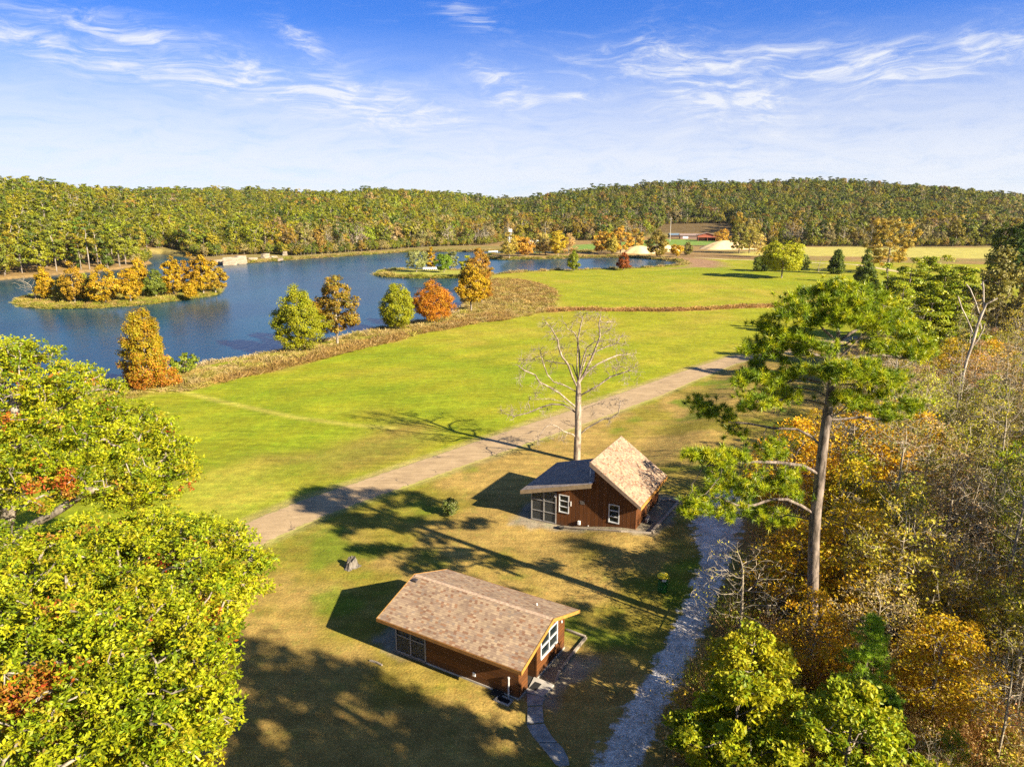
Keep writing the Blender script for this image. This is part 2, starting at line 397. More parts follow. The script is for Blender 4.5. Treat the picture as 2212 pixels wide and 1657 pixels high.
q = np.stack([ii[:-1], ii[1:], np.roll(ii[1:], -1, 1), np.roll(ii[:-1], -1, 1)], -1).reshape(-1, 4)
V = np.stack([GX, GY, GZ], -1).reshape(-1, 3)
Vc = np.vstack([V, [[0, 0, 0]]]); cidx = len(V)
fan = np.stack([ii[0], np.roll(ii[0], -1), np.full(nc, cidx)], -1)

def ground_mat(name, gravel=False):
    m, k = new_mat(name)
    geo = k.new('ShaderNodeNewGeometry'); pos = geo.outputs['Position']
    at = k.new('ShaderNodeAttribute', attribute_name='Col')
    fine = k.noise(pos, 7.0, 5, .72); mid = k.noise(pos, 1.1, 4, .6); big = k.noise(pos, .16, 4, .6)
    streak = k.noise(k.mapping(pos, (.12, .9, .2), (0, 0, math.radians(38))), 1.5, 4, .6)
    f = k.math('ADD', k.math('MULTIPLY', fine, .9), k.math('ADD', k.math('MULTIPLY', mid, .55), k.math('ADD', k.math('MULTIPLY', big, .45), k.math('MULTIPLY', streak, .5))))
    lum = k.ramp(k.math('DIVIDE', f, 2.4), [(.34, .36), (.50, .92), (.66, 1.75)])
    c = k.mix(1.0, at.outputs['Color'], lum, 'MULTIPLY')
    # straw and green flecks
    dry = k.smooth(k.noise(pos, 3.1, 5, .75), .54, .66)
    c = k.mix(k.math('MULTIPLY', dry, .40), c, k.mix(1.0, c, (1.55, 1.05, .9), 'MULTIPLY'))
    gr = k.smooth(k.noise(k.mapping(pos, loc=(9, 4, 2)), .9, 5, .7), .52, .66)
    c = k.mix(k.math('MULTIPLY', gr, .40), c, k.mix(1.0, c, (.68, .98, .7), 'MULTIPLY'))
    bmpf = fine
    if gravel:
        e = k.new('ShaderNodeAttribute', attribute_name='Edge').outputs['Fac']
        ed = k.math('ADD', e, k.math('MULTIPLY', k.math('SUBTRACT', k.noise(pos, 1.3, 5, .7), .5), 1.5))
        msk = k.smooth(ed, .38, .60)
        vor = k.new('ShaderNodeTexVoronoi', ins={'Vector': pos, 'Scale': 14.0})
        sp = k.new('ShaderNodeSeparateColor', ins={0: vor.outputs['Color']})
        g1 = k.ramp(k.noise(pos, .8, 5, .7), [(.3, (.34, .30, .26)), (.5, (.56, .51, .45)), (.7, (.74, .70, .64))])
        g2 = k.mix(1.0, g1, k.ramp(sp.outputs[0], [(0, .65), (.6, 1.05), (1, 1.45)]), 'MULTIPLY')
        c = k.mix(msk, c, g2)
    b = k.new('ShaderNodeBump', ins={'Strength': .9, 'Distance': .05, 'Height': k.math('ADD', bmpf, k.math('MULTIPLY', mid, 1.5))})
    d = k.new('ShaderNodeBsdfPrincipled', ins={'Base Color': c, 'Roughness': .95, 'Normal': b})
    d.inputs['Specular IOR Level'].default_value = .1
    k.l.new(d.outputs[0], k.out.inputs[0]); return m
M_GROUND = ground_mat('grassland')
me = mesh_np('ground', Vc, [q, fan], [M_GROUND], col=np.vstack([GC.reshape(-1, 3), [[.2, .2, .04]]]), smooth=True)
tag(link('ground', me), kind='structure')

# ------------------------------------------------------------------ lake water
m, k = new_mat('lake_surface')
pos = k.new('ShaderNodeNewGeometry').outputs['Position']
w1 = k.noise(k.mapping(pos, (.9, .35, 1), (0, 0, math.radians(25))), 1.3, 3, .5)
w2 = k.noise(k.mapping(pos, (.05, .02, 1), (0, 0, math.radians(10))), 1.0, 4, .6)
b = k.new('ShaderNodeBump', ins={'Strength': k.math('ADD', .10, k.math('MULTIPLY', w2, .22)), 'Distance': .30, 'Height': w1})
c = k.mix(k.smooth(w2, .35, .65), (.002, .036, .066), (.003, .055, .09))
d = k.new('ShaderNodeBsdfPrincipled', ins={'Base Color': c, 'Roughness': .24, 'Normal': b, 'IOR': 1.33}); d.inputs['Specular IOR Level'].default_value = .42
k.l.new(d.outputs[0], k.out.inputs[0]); M_WATER = m
x0, x1, y0, y1 = LAKE[:, 0].min()-40, LAKE[:, 0].max()+25, 60, LAKE[:, 1].max()+25
x0 = -460
me = mesh_np('water', [(x0, y0, WZ), (x1, y0, WZ), (x1, y1, WZ), (x0, y1, WZ)], [np.array([[0, 1, 2, 3]])], [M_WATER])
tag(link('lake_water', me), kind='structure')

# ------------------------------------------------------------------ road, drive, footpath
def resample(p, n):
    p = np.asarray(p, float); s = np.concatenate([[0], np.cumsum(np.hypot(*np.diff(p, axis=0).T))])
    t = np.linspace(0, s[-1], n); return np.stack([np.interp(t, s, p[:, 0]), np.interp(t, s, p[:, 1])], -1)
def strip(name, L, R, n, m_, mat, dz, col=True, kerb=.0):
    L, R = resample(L, n), resample(R, n); t = np.linspace(0, 1, m_)[None, :, None]
    g = L[:, None]*(1-t) + R[:, None]*t; X, Y = g[..., 0], g[..., 1]
    Z = terrain(X, Y) + dz
    e = np.minimum(t[..., 0], 1-t[..., 0])*2*np.ones((n, 1))
    Zs = Z.copy(); Zs[:, 0] -= kerb; Zs[:, -1] -= kerb
    idx = np.arange(n*m_).reshape(n, m_)
    f = np.stack([idx[:-1, :-1], idx[:-1, 1:], idx[1:, 1:], idx[1:, :-1]], -1).reshape(-1, 4)[:, ::-1]
    me = mesh_np(name, np.stack([X, Y, Zs], -1).reshape(-1, 3), [f], [mat], col=zone_color(X, Y, Z*0).reshape(-1, 3) if col else None, smooth=True)
    a = me.attributes.new('Edge', 'FLOAT', 'POINT'); a.data.foreach_set('value', e.ravel().astype(np.float32))
    return tag(link(name, me), kind='structure')
m, k = new_mat('worn_asphalt')
pos = k.new('ShaderNodeNewGeometry').outputs['Position']
n1 = k.noise(pos, .5, 5, .65); n2 = k.noise(pos, 18, 4, .7); lane = k.noise(k.mapping(pos, (.35, 2.2, 1), (0, 0, math.radians(-47))), 1.0, 4, .6)
c = k.ramp(k.math('ADD', k.math('MULTIPLY', n1, .5), k.math('MULTIPLY', lane, .5)), [(.35, (.27, .185, .098)), (.5, (.36, .255, .135)), (.65, (.45, .325, .18))])
c = k.mix(1.0, c, k.ramp(n2, [(.3, .72), (.7, 1.25)]), 'MULTIPLY')
cr = k.new('ShaderNodeTexVoronoi', feature='DISTANCE_TO_EDGE', ins={'Vector': k.new('ShaderNodeVectorMath', operation='MULTIPLY_ADD', ins={0: k.noise(pos, .9, 3, out=1), 1: (1.6, 1.6, 0), 2: pos}), 'Scale': .16})
crack = k.math('MULTIPLY', k.math('LESS_THAN', cr.outputs['Distance'], .006), k.smooth(k.noise(pos, .35, 2), .45, .6))
c = k.mix(k.math('MULTIPLY', crack, .75), c, (.06, .045, .035))
at = k.new('ShaderNodeAttribute', attribute_name='Col'); e = k.new('ShaderNodeAttribute', attribute_name='Edge').outputs['Fac']
msk = k.smooth(k.math('ADD', e, k.math('MULTIPLY', k.math('SUBTRACT', k.noise(pos, 1.6, 5, .7), .5), .5)), .08, .17)
c = k.mix(msk, k.mix(1.0, at.outputs['Color'], k.ramp(n2, [(.3, .5), (.7, 1.4)]), 'MULTIPLY'), c)
b = k.new('ShaderNodeBump', ins={'Strength': .35, 'Distance': .02, 'Height': n2})
d = k.new('ShaderNodeBsdfPrincipled', ins={'Base Color': c, 'Roughness': .9, 'Normal': b}); k.l.new(d.outputs[0], k.out.inputs[0])
strip('road', P2(ROAD_L), P2(ROAD_R), 240, 25, m, .03, kerb=.05)
DRV_L = [(1215, 1700), (1262, 1610), (1320, 1520), (1372, 1450), (1412, 1380), (1446, 1310), (1470, 1250), (1478, 1200), (1462, 1160), (1452, 1125), (1475, 1090), (1500, 1068)]
DRV_R = [(1420, 1720), (1445, 1620), (1475, 1540), (1510, 1460), (1540, 1390), (1568, 1320), (1590, 1260), (1610, 1200), (1640, 1150), (1650, 1110), (1655, 1080), (1640, 1050)]
gd = [[tuple(Gt(*p)[:2]) for p in L_] for L_ in (DRV_L, DRV_R)]
M_GRAVEL = ground_mat('pale_gravel', True)
strip('gravel_drive', gd[0], gd[1], 150, 41, M_GRAVEL, .05, kerb=.08)

# ------------------------------------------------------------------ trees: skeletons, limbs, leaves
def unit(a): return a/np.maximum(np.linalg.norm(a, axis=-1, keepdims=True), 1e-9)
def polyline_nodes(nodes, par, pts, start, step):
    """append a limb given by points; start = index of its first node"""
    prev = start; p = nodes[start]
    for q_ in pts:
        q_ = np.asarray(q_, float); d = np.linalg.norm(q_-p); n = max(1, int(round(d/step)))
        for i in range(1, n+1):
            nodes.append(p + (q_-p)*i/n); par.append(prev); prev = len(nodes)-1
        p = q_
    return prev
def colonize(att, nodes, par, step, kill, iters=60, up=.12, jit=.25, rg=None, infl=1e9, grav=0.):
    rg = rg or rng
    nodes = [np.asarray(n, float) for n in nodes]; par = list(par)
    att = np.asarray(att, float)
    N = np.array(nodes); D = ((att[:, None] - N[None])**2).sum(-1); near = D.argmin(1); dist = D.min(1)
    alive = np.ones(len(att), bool); nch = {}
    for it in range(iters):
        a = alive & (dist < infl*infl)
        if not a.any(): break
        idx = near[a]; dirs = unit(att[a]-N[idx])
        un, inv_ = np.unique(idx, return_inverse=True)
        acc = np.zeros((len(un), 3)); np.add.at(acc, inv_, dirs)
        acc = unit(unit(acc) + np.array([0, 0, up]) + rg.normal(0, jit, acc.shape))
        ok = np.array([nch.get(u_, 0) < 3 for u_ in un])
        if not ok.any(): break
        for u_ in un[ok]: nch[u_] = nch.get(u_, 0)+1
        new = N[un[ok]] + acc[ok]*step
        b = len(N); N = np.vstack([N, new]); par += list(un[ok])
        D = ((att[:, None] - new[None])**2).sum(-1); m_ = D.argmin(1); md = D.min(1)
        better = md < dist; near = np.where(better, m_ + b, near); dist = np.where(better, md, dist)
        alive &= dist > kill*kill
    return N, np.array(par, int)
def radii(N, par, r0, rmin, p=.5):
    n = len(N); ch = np.zeros(n, int); np.add.at(ch, par[1:], 1)
    cnt = (ch == 0).astype(float)
    for i in range(n-1, 0, -1): cnt[par[i]] += cnt[i]
    return np.maximum(r0*(cnt/cnt[0])**p, rmin), ch, cnt
def limb_geo(N, par, R, sides=6, twist=0.):
    n = len(N); par = par.copy(); par[0] = 0
    d = N - N[par]; d[0] = (0, 0, 1); d = unit(d)
    # smooth direction with the parent
    d2 = unit(d + d[par])
    ref = np.array([.31, .95, .02]); a = unit(np.cross(d2, ref)); b = np.cross(d2, a)
    t = np.arange(sides)*2*np.pi/sides
    ring = lambda c, a_, b_, r: c[:, None] + (a_[:, None]*np.cos(t)[None, :, None] + b_[:, None]*np.sin(t)[None, :, None])*r[:, None, None]
    V1 = ring(N, a, b, R)
    # main child of each node shares its ring
    order = np.argsort(-R[1:], kind='stable')+1
    main = {}
    for i in order:
        if par[i] not in main: main[par[i]] = i
    kids = np.arange(1, n)
    ismain = np.array([main.get(par[i]) == i for i in kids])
    side = kids[~ismain]
    V2 = ring(N[par[side]], a[side], b[side], np.minimum(R[side]*1.25, R[par[side]]))
    V = np.concatenate([V1.reshape(-1, 3), V2.reshape(-1, 3)])
    st = np.zeros(n, int); st[kids[ismain]] = par[kids[ismain]]*sides
    st[side] = n*sides + np.arange(len(side))*sides
    j = np.arange(sides); jn = (j+1) % sides
    s_ = st[kids][:, None]; e_ = (kids*sides)[:, None]
    F = np.stack([s_+j, s_+jn, e_+jn, e_+j], -1).reshape(-1, 4)
    return V, F
def pick(pal, n, rg, wts=None):
    pal = np.array(pal); i = rg.choice(len(pal), n, p=wts); return pal[i]
def leaf_geo(C, size, rg, aspect=.55, flat=.35, dirs=None, shape='rhomb', outw=None):
    """C: leaf centres; size: scalar or array; flat pulls normals upward"""
    n = len(C); size = np.broadcast_to(size, n)[:, None]
    nrm = unit(rg.normal(0, 1, (n, 3)) + np.array([0, 0, flat*2])) if outw is None else unit(rg.normal(0, 1, (n, 3)) + outw)
    u = unit(np.cross(nrm, rg.normal(0, 1, (n, 3)))) if dirs is None else unit(dirs)
    v = unit(np.cross(nrm, u))
    h = size*.5
    if shape == 'tri':
        V = np.stack([C - v*h*aspect, C + v*h*aspect, C + u*h*2], 1)
        return V.reshape(-1, 3), np.arange(n*3).reshape(n, 3)
    V = np.stack([C - u*h, C + v*h*aspect + u*h*.15 + nrm*h*.15, C + u*h, C - v*h*aspect + u*h*.15 - nrm*h*.05], 1)
    return V.reshape(-1, 3), np.arange(n*4).reshape(n, 4)

def leaf_mat(name, trans=.35, inst=False, gloss=.25, rough=.5):
    m, k = new_mat(name)
    at = k.new('ShaderNodeAttribute', attribute_name='Col').outputs['Color']
    if inst:
        ti = k.new('ShaderNodeAttribute', attribute_name='tint'); ti.attribute_type = 'INSTANCER'; tcol = ti.outputs['Color']
    else: tcol = k.new('ShaderNodeObjectInfo').outputs['Color']
    c = k.mix(1.0, at, tcol, 'MULTIPLY')
    p = k.new('ShaderNodeBsdfPrincipled', ins={'Base Color': c, 'Roughness': rough}); p.inputs['Specular IOR Level'].default_value = gloss
    t = k.new('ShaderNodeBsdfTranslucent', ins={'Color': k.mix(1.0, c, (1.15, 1.05, .6), 'MULTIPLY')})
    mx = k.new('ShaderNodeMixShader', ins={0: trans, 1: p, 2: t})
    k.l.new(mx.outputs[0], k.out.inputs[0]); return m
def bark_mat(name, c1, c2, scale=6., inst=False, bump=.6):
    m, k = new_mat(name)
    pos = k.new('ShaderNodeTexCoord').outputs['Object']
    n1 = k.noise(k.mapping(pos, (1, 1, .28)), scale, 6, .72); n2 = k.noise(pos, .9, 3)
    c = k.mix(k.smooth(n1, .36, .64), c1, c2); c = k.mix(1.0, c, k.ramp(n2, [(.3, .7), (.7, 1.2)]), 'MULTIPLY')
    b = k.new('ShaderNodeBump', ins={'Strength': bump, 'Distance': .04, 'Height': n1})
    p = k.new('ShaderNodeBsdfPrincipled', ins={'Base Color': c, 'Roughness': .9, 'Normal': b}); p.inputs['Specular IOR Level'].default_value = .15
    k.l.new(p.outputs[0], k.out.inputs[0]); return m
M_LEAF = leaf_mat('leaves'); M_NEEDLE = leaf_mat('needles', .25, gloss=.35, rough=.42)
M_LEAF_I = leaf_mat('far_leaves', .25, inst=True)
M_BARK = bark_mat('grey_bark', (.10, .08, .06), (.34, .29, .23)); M_BARKP = bark_mat('pine_bark', (.07, .055, .045), (.27, .215, .175), 5.)
M_BARKW = bark_mat('pale_bark', (.13, .105, .08), (.36, .31, .24), 4.); M_TWIG = bark_mat('pale_twigs', (.24, .20, .14), (.42, .36, .27), 2., bump=.1)
M_BARKD = bark_mat('dark_bark', (.06, .05, .035), (.20, .16, .11), 4.)

# palettes (linear base colours)
OAK = [(.27, .33, .008), (.34, .37, .010), (.43, .42, .012), (.17, .24, .008), (.11, .17, .008), (.38, .32, .014)]
OAKR = [(.42, .07, .02), (.45, .13, .02), (.38, .18, .03)]
GOLD = [(.52, .33, .010), (.46, .27, .010), (.54, .40, .02), (.40, .30, .012), (.34, .18, .012)]
CYPG = [(.27, .29, .010), (.33, .34, .012), (.19, .23, .010), (.38, .34, .014)]
CYPO = [(.50, .20, .012), (.54, .26, .014), (.42, .14, .012), (.50, .30, .015), (.36, .11, .01)]
RUST = [(.42, .22, .03), (.48, .28, .03), (.34, .16, .025), (.42, .30, .03)]
PINEC = [(.055, .115, .014), (.085, .16, .016), (.13, .20, .018), (.035, .075, .012)]
GREY = [(.29, .31, .10), (.36, .36, .14), (.22, .25, .06)]
DARKG = [(.07, .11, .014), (.11, .15, .016), (.15, .18, .02)]
BUSH = [(.17, .25, .012), (.26, .30, .015), (.10, .17, .010), (.36, .34, .02)]
TAN = [(.42, .31, .09), (.38, .25, .08), (.48, .36, .09), (.34, .29, .05)]

def profile_pts(n, Hh, R, z0, prof, rg, shell=.55, lean=(0, 0)):
    """points in a crown whose radius at relative height t is R*prof(t)"""
    out = []
    while len(out) < n:
        t = rg.random(n*2); ok = rg.random(n*2) < np.array([prof(v_) for v_ in t])**1.5 + .03; t = t[ok]
        a = rg.uniform(0, 2*np.pi, len(t)); rr = R*np.array([prof(v_) for v_ in t])*np.sqrt(rg.uniform(shell**2, 1, len(t)))
        out += list(np.stack([rr*np.cos(a) + lean[0]*t, rr*np.sin(a) + lean[1]*t, z0 + (Hh-z0)*t], -1))
    o_ = np.array(out[:n]); zm = o_[:, 2].max(); o_[:, 2] = z0 + (o_[:, 2]-z0)*(Hh*.97-z0)/(zm-z0)
    return o_
round_p = lambda t: math.sqrt(max(0, 1-(2*t-1)**2))**.8
egg_p = lambda t: (math.sin(math.pi*min(1, (t*.92+.08))**.75))**.8
cone_p = lambda t: (1-t)**.75*min(1, .55 + t*3)
col_p = lambda t: (1-t**3)**.6*min(1, .65+t*2)
spread_p = lambda t: math.sqrt(max(0, 1-(1.6*t-.75)**2)) if t < .99 else .1

def tree_geo(seed, Hh, R, z0, prof, pal, wts=None, clumps=70, leaves=3000, lsize=.35, spread=.6, r0=.16, step=.5, kill=.55, sides=6, shell=.5,
             flat=.35, aspect=.6, up=.12, squash=.6, lean=(0, 0), lowpal=None, rmin=.012, wob=.3, topz=None, outk=0):
    rg = np.random.default_rng(seed)
    att = profile_pts(clumps, Hh, R, z0, prof, rg, shell, lean)
    ang = np.arctan2(att[:, 1], att[:, 0]); ph = rg.uniform(0, 6.28, 3)
    att[:, :2] *= (1 + wob*(.5*np.sin(2*ang+ph[0]+att[:, 2]*.4) + .5*np.sin(3*ang+ph[1]-att[:, 2]*.7)))[:, None]
    nodes = [np.zeros(3)]; par = [0]
    tz = topz or z0 + (Hh-z0)*.45
    polyline_nodes(nodes, par, [(lean[0]*.1+rg.normal(0, .08), rg.normal(0, .08), tz*.5), (lean[0]*.4, lean[1]*.4, tz)], 0, step)
    N, P = colonize(att, nodes, par, step, kill, 80, up, .18, rg)
    Rr, ch, cnt = radii(N, P, r0, rmin, .48)
    LV, LF = limb_geo(N, P, Rr, sides)
    tips = N[(ch == 0)]; tips = np.vstack([tips, att])
    if leaves:
        w_ = rg.uniform(.5, 1.5, len(tips)); ci = rg.choice(len(tips), leaves, p=w_/w_.sum())
        off = unit(rg.normal(0, 1, (leaves, 3)))*(rg.random(leaves)**.45)[:, None]*spread*rg.uniform(.6, 1.25, len(tips))[ci][:, None]; off[:, 2] *= squash
        C = tips[ci] + off; C[:, 2] = np.maximum(C[:, 2], .15)
        ow = None
        if outk:
            cc_ = C - np.array([lean[0]*.5, lean[1]*.5, z0 + (Hh-z0)*.42]); ow = unit(cc_/np.array([1, 1, .8]))*outk + unit(off/np.array([1, 1, squash]))*outk*.9 + np.array([0, 0, flat])
        V, F = leaf_geo(C, lsize*rg.uniform(.7, 1.3, leaves), rg, aspect, flat, outw=ow)
        base = pick(pal, leaves, rg, wts); cb = rg.normal(1, .14, (len(tips), 1))[ci]
        cc = pick(pal, len(tips), rg, wts)[ci]
        base = (.55*base + .45*cc)*cb
        if lowpal is not None:
            low_ = rg.random(leaves) < sstep(-C[:, 2], -(z0 + (Hh-z0)*.55), -z0*1.0)*.85
            base[low_] = pick(lowpal, low_.sum(), rg)*cb[low_]
        col = np.repeat(np.clip(base, .004, 1), V.shape[0]//leaves, 0)
    else: V = F = col = None
    return (LV, LF), (V, F, col), tips
def make_tree(name, geo, loc, label, cat, leafm, barkm, group=None, rz=0, sc=1.0, crown='crown', tint=None):
    (LV, LF), (V, F, col), _ = geo
    e = empty(name, loc, label, cat, group, rz); e.scale = (sc, sc, sc)
    link('trunk', mesh_np('trunk', LV, [LF], [barkm], smooth=True), e)
    if V is not None:
        c_ = link(crown, mesh_np('crown', V, [F], [leafm], col=col), e)
        if tint: c_.color = (*tint, 1)
    return e
def copy_tree(o, loc, rz, sc, label=None, tint=None, group=None):
    r = o.copy(); COL.objects.link(r); r.location = loc; r.rotation_euler = (0, 0, rz); r.scale = (sc, sc, sc*random.uniform(.92, 1.1))
    if label: r['label'] = label
    if group: r['group'] = group
    for ch in o.children:
        c_ = ch.copy(); COL.objects.link(c_); c_.parent = r
        if tint and 'crown' in c_.name or tint and 'leaf' in c_.name: c_.color = (*tint, 1)
    return r

# ------------------------------------------------------------------ cabins
def simple(name, col, rough=.7, spec=.3, metal=0., bump=0, bscale=20, vary=.25, vscale=4):
    m, k = new_mat(name); pos = k.new('ShaderNodeTexCoord').outputs['Object']
    n = k.noise(pos, vscale, 5, .65)
    c = k.mix(1.0, (*col, 1), k.ramp(n, [(.3, 1-vary), (.7, 1+vary)]), 'MULTIPLY')
    p = k.new('ShaderNodeBsdfPrincipled', ins={'Base Color': c, 'Roughness': rough, 'Metallic': metal}); p.inputs['Specular IOR Level'].default_value = spec
    if bump: k.put(p, 'Normal', k.new('ShaderNodeBump', ins={'Strength': bump, 'Distance': .02, 'Height': k.noise(pos, bscale, 4)}))
    k.l.new(p.outputs[0], k.out.inputs[0]); return m
def shingle_mat(name, sets, mort, dark):
    m, k = new_mat(name); uv = k.new('ShaderNodeAttribute', attribute_name='UVr').outputs['Vector']
    br = k.new('ShaderNodeTexBrick', ins={'Vector': uv, 'Scale': 1.0, 'Mortar Size': .008, 'Brick Width': .16, 'Row Height': .14, 'Color1': (0, 0, 0, 1), 'Color2': (1, 1, 1, 1), 'Mortar': (0, 0, 0, 1), 'Bias': 0.0})
    br.offset = .37; br.offset_frequency = 3
    # a random value for each tab
    sx_ = k.new('ShaderNodeSeparateXYZ', ins={0: uv})
    row = k.math('FLOOR', k.math('DIVIDE', sx_.outputs[1], .125))
    cx = k.math('FLOOR', k.math('DIVIDE', k.math('ADD', sx_.outputs[0], k.math('MULTIPLY', k.math('FRACT', k.math('MULTIPLY', row, .377)), .17)), .17))
    wn = k.new('ShaderNodeTexWhiteNoise', noise_dimensions='2D', ins={'Vector': k.new('ShaderNodeCombineXYZ', ins={0: cx, 1: row, 2: 0.0})})
    cc = k.ramp(wn.outputs['Value'], sets, 'CONSTANT')
    big = k.noise(uv, .7, 4, .6)
    cc = k.mix(1.0, cc, k.ramp(big, [(.3, .8), (.7, 1.18)]), 'MULTIPLY')
    cc = k.mix(1.0, cc, k.ramp(k.noise(uv, 30, 3, .7), [(.3, .85), (.7, 1.15)]), 'MULTIPLY')
    edge = k.math('FRACT', k.math('DIVIDE', sx_.outputs[1], .125))
    cc = k.mix(k.math('MULTIPLY', k.smooth(edge, .16, .02), .55), cc, dark)
    hgt = k.math('SUBTRACT', 1.0, edge)
    b = k.new('ShaderNodeBump', ins={'Strength': .5, 'Distance': .012, 'Height': hgt})
    p = k.new('ShaderNodeBsdfPrincipled', ins={'Base Color': cc, 'Roughness': .92, 'Normal': b}); p.inputs['Specular IOR Level'].default_value = .15
    k.l.new(p.outputs[0], k.out.inputs[0]); return m
M_SHINGLE = shingle_mat('tan_shingles', [(0, (.29, .205, .14)), (.30, (.34, .245, .16)), (.55, (.24, .165, .115)), (.70, (.21, .115, .07)), (.78, (.38, .28, .18)), (.90, (.27, .15, .085)), (.96, (.25, .19, .145))], 0, (.10, .07, .05))
M_SHINGLEG = shingle_mat('grey_shingles', [(0, (.24, .20, .18)), (.4, (.30, .25, .215)), (.75, (.19, .165, .15)), (.9, (.32, .25, .20))], 0, (.06, .05, .05))
def siding_mat(name, horiz, pitch, col1, col2):
    m, k = new_mat(name); pos = k.new('ShaderNodeTexCoord').outputs['Object']; s_ = k.new('ShaderNodeSeparateXYZ', ins={0: pos})
    if horiz: cd = s_.outputs[2]
    else: cd = k.math('ADD', s_.outputs[0], s_.outputs[1])
    f = k.math('FRACT', k.math('DIVIDE', cd, pitch)); i = k.math('FLOOR', k.math('DIVIDE', cd, pitch))
    wn = k.new('ShaderNodeTexWhiteNoise', noise_dimensions='1D', ins={'W': i})
    grain = k.noise(k.mapping(pos, (1, 1, 14) if horiz else (14, 14, .8)), 2.2, 5, .7)
    c = k.mix(k.math('ADD', k.math('MULTIPLY', wn.outputs['Value'], .4), k.math('MULTIPLY', grain, .6)), col1, col2)
    g = k.smooth(f, .10, .02)
    c = k.mix(k.math('MULTIPLY', g, .85), c, (.012, .006, .004))
    low = k.smooth(k.math('ADD', s_.outputs[2], k.noise(pos, 3, 4)), .95, .45)
    c = k.mix(k.math('MULTIPLY', low, .45), c, (.06, .045, .035))
    b = k.new('ShaderNodeBump', ins={'Strength': .8, 'Distance': .02, 'Height': k.math('ADD', k.math('SUBTRACT', 1.0, g), k.math('MULTIPLY', grain, .2))})
    p = k.new('ShaderNodeBsdfPrincipled', ins={'Base Color': c, 'Roughness': .7, 'Normal': b}); p.inputs['Specular IOR Level'].default_value = .25
    k.l.new(p.outputs[0], k.out.inputs[0]); return m
M_SIDH = siding_mat('stained_boards', True, .2, (.07, .027, .009), (.16, .058, .014))
M_SIDV = siding_mat('stained_vertical_boards', False, .3, (.065, .024, .009), (.17, .06, .014))
M_TRIM = simple('brown_trim', (.26, .12, .03), .7, bump=.2); M_TRIMD = simple('dark_trim', (.07, .04, .025), .7)
M_FASC = simple('weathered_fascia', (.30, .22, .13), .8, bump=.2)
M_FRAME = simple('pale_window_frame', (.55, .56, .56), .5, vary=.1); M_POST = simple('grey_porch_post', (.26, .25, .24), .7)
M_WHITE = simple('white_paint', (.78, .78, .76), .5, vary=.08); M_BLACK = simple('black_rubber', (.018, .018, .018), .8, vary=.2)
M_CONC = simple('concrete', (.38, .35, .31), .9, bump=.3, vary=.25, vscale=1.6); M_TIMB = simple('weathered_timber', (.30, .25, .19), .9, bump=.5, vary=.35)
M_INT = simple('dark_interior', (.035, .03, .028), .9); M_CURT = simple('pale_curtain', (.45, .46, .46), .9)
M_FLOORW = simple('porch_floor', (.20, .17, .14), .8)
m, k = new_mat('window_glass')
p = k.new('ShaderNodeBsdfPrincipled', ins={'Base Color': (.02, .03, .035, 1), 'Roughness': .06, 'IOR': 1.5}); p.inputs['Specular IOR Level'].default_value = .6
t = k.new('ShaderNodeBsdfTransparent', ins={'Color': (.75, .8, .8, 1)})
mx = k.new('ShaderNodeMixShader', ins={0: .55, 1: p, 2: t}); k.l.new(mx.outputs[0], k.out.inputs[0]); M_GLASS = m
m, k = new_mat('insect_screen')
p = k.new('ShaderNodeBsdfPrincipled', ins={'Base Color': (.055, .06, .06, 1), 'Roughness': .6})
t = k.new('ShaderNodeBsdfTransparent'); mx = k.new('ShaderNodeMixShader', ins={0: .42, 1: p, 2: t}); k.l.new(mx.outputs[0], k.out.inputs[0]); M_SCREEN = m

def roof_slab(name, c00, c10, c11, c01, th, mat, parent, mat_edge):
    """a sloping slab: c00-c10 low edge, c11-c01 high edge; the top carries the shingles"""
    V = [c00, c10, c11, c01] + [(p_[0], p_[1], p_[2]-th) for p_ in (c00, c10, c11, c01)]
    F = [(0, 1, 2, 3), (7, 6, 5, 4), (0, 4, 5, 1), (1, 5, 6, 2), (2, 6, 7, 3), (3, 7, 4, 0)]
    me = bpy.data.meshes.new(name); me.from_pydata(V, [], F); me.materials.append(mat); me.materials.append(mat_edge)
    for i, pl_ in enumerate(me.polygons): pl_.material_index = 0 if i == 0 else 1
    a = Vector(c10)-Vector(c00); L_ = a.length; u_ = a.normalized(); w_ = (Vector(c01)-Vector(c00)).normalized()
    at_ = me.attributes.new('UVr', 'FLOAT_VECTOR', 'POINT')
    at_.data.foreach_set('vector', [c for v in V for c in ((Vector(v)-Vector(c00)).dot(u_), (Vector(v)-Vector(c00)).dot(w_), 0)])
    me.update(); return link(name, me, parent)
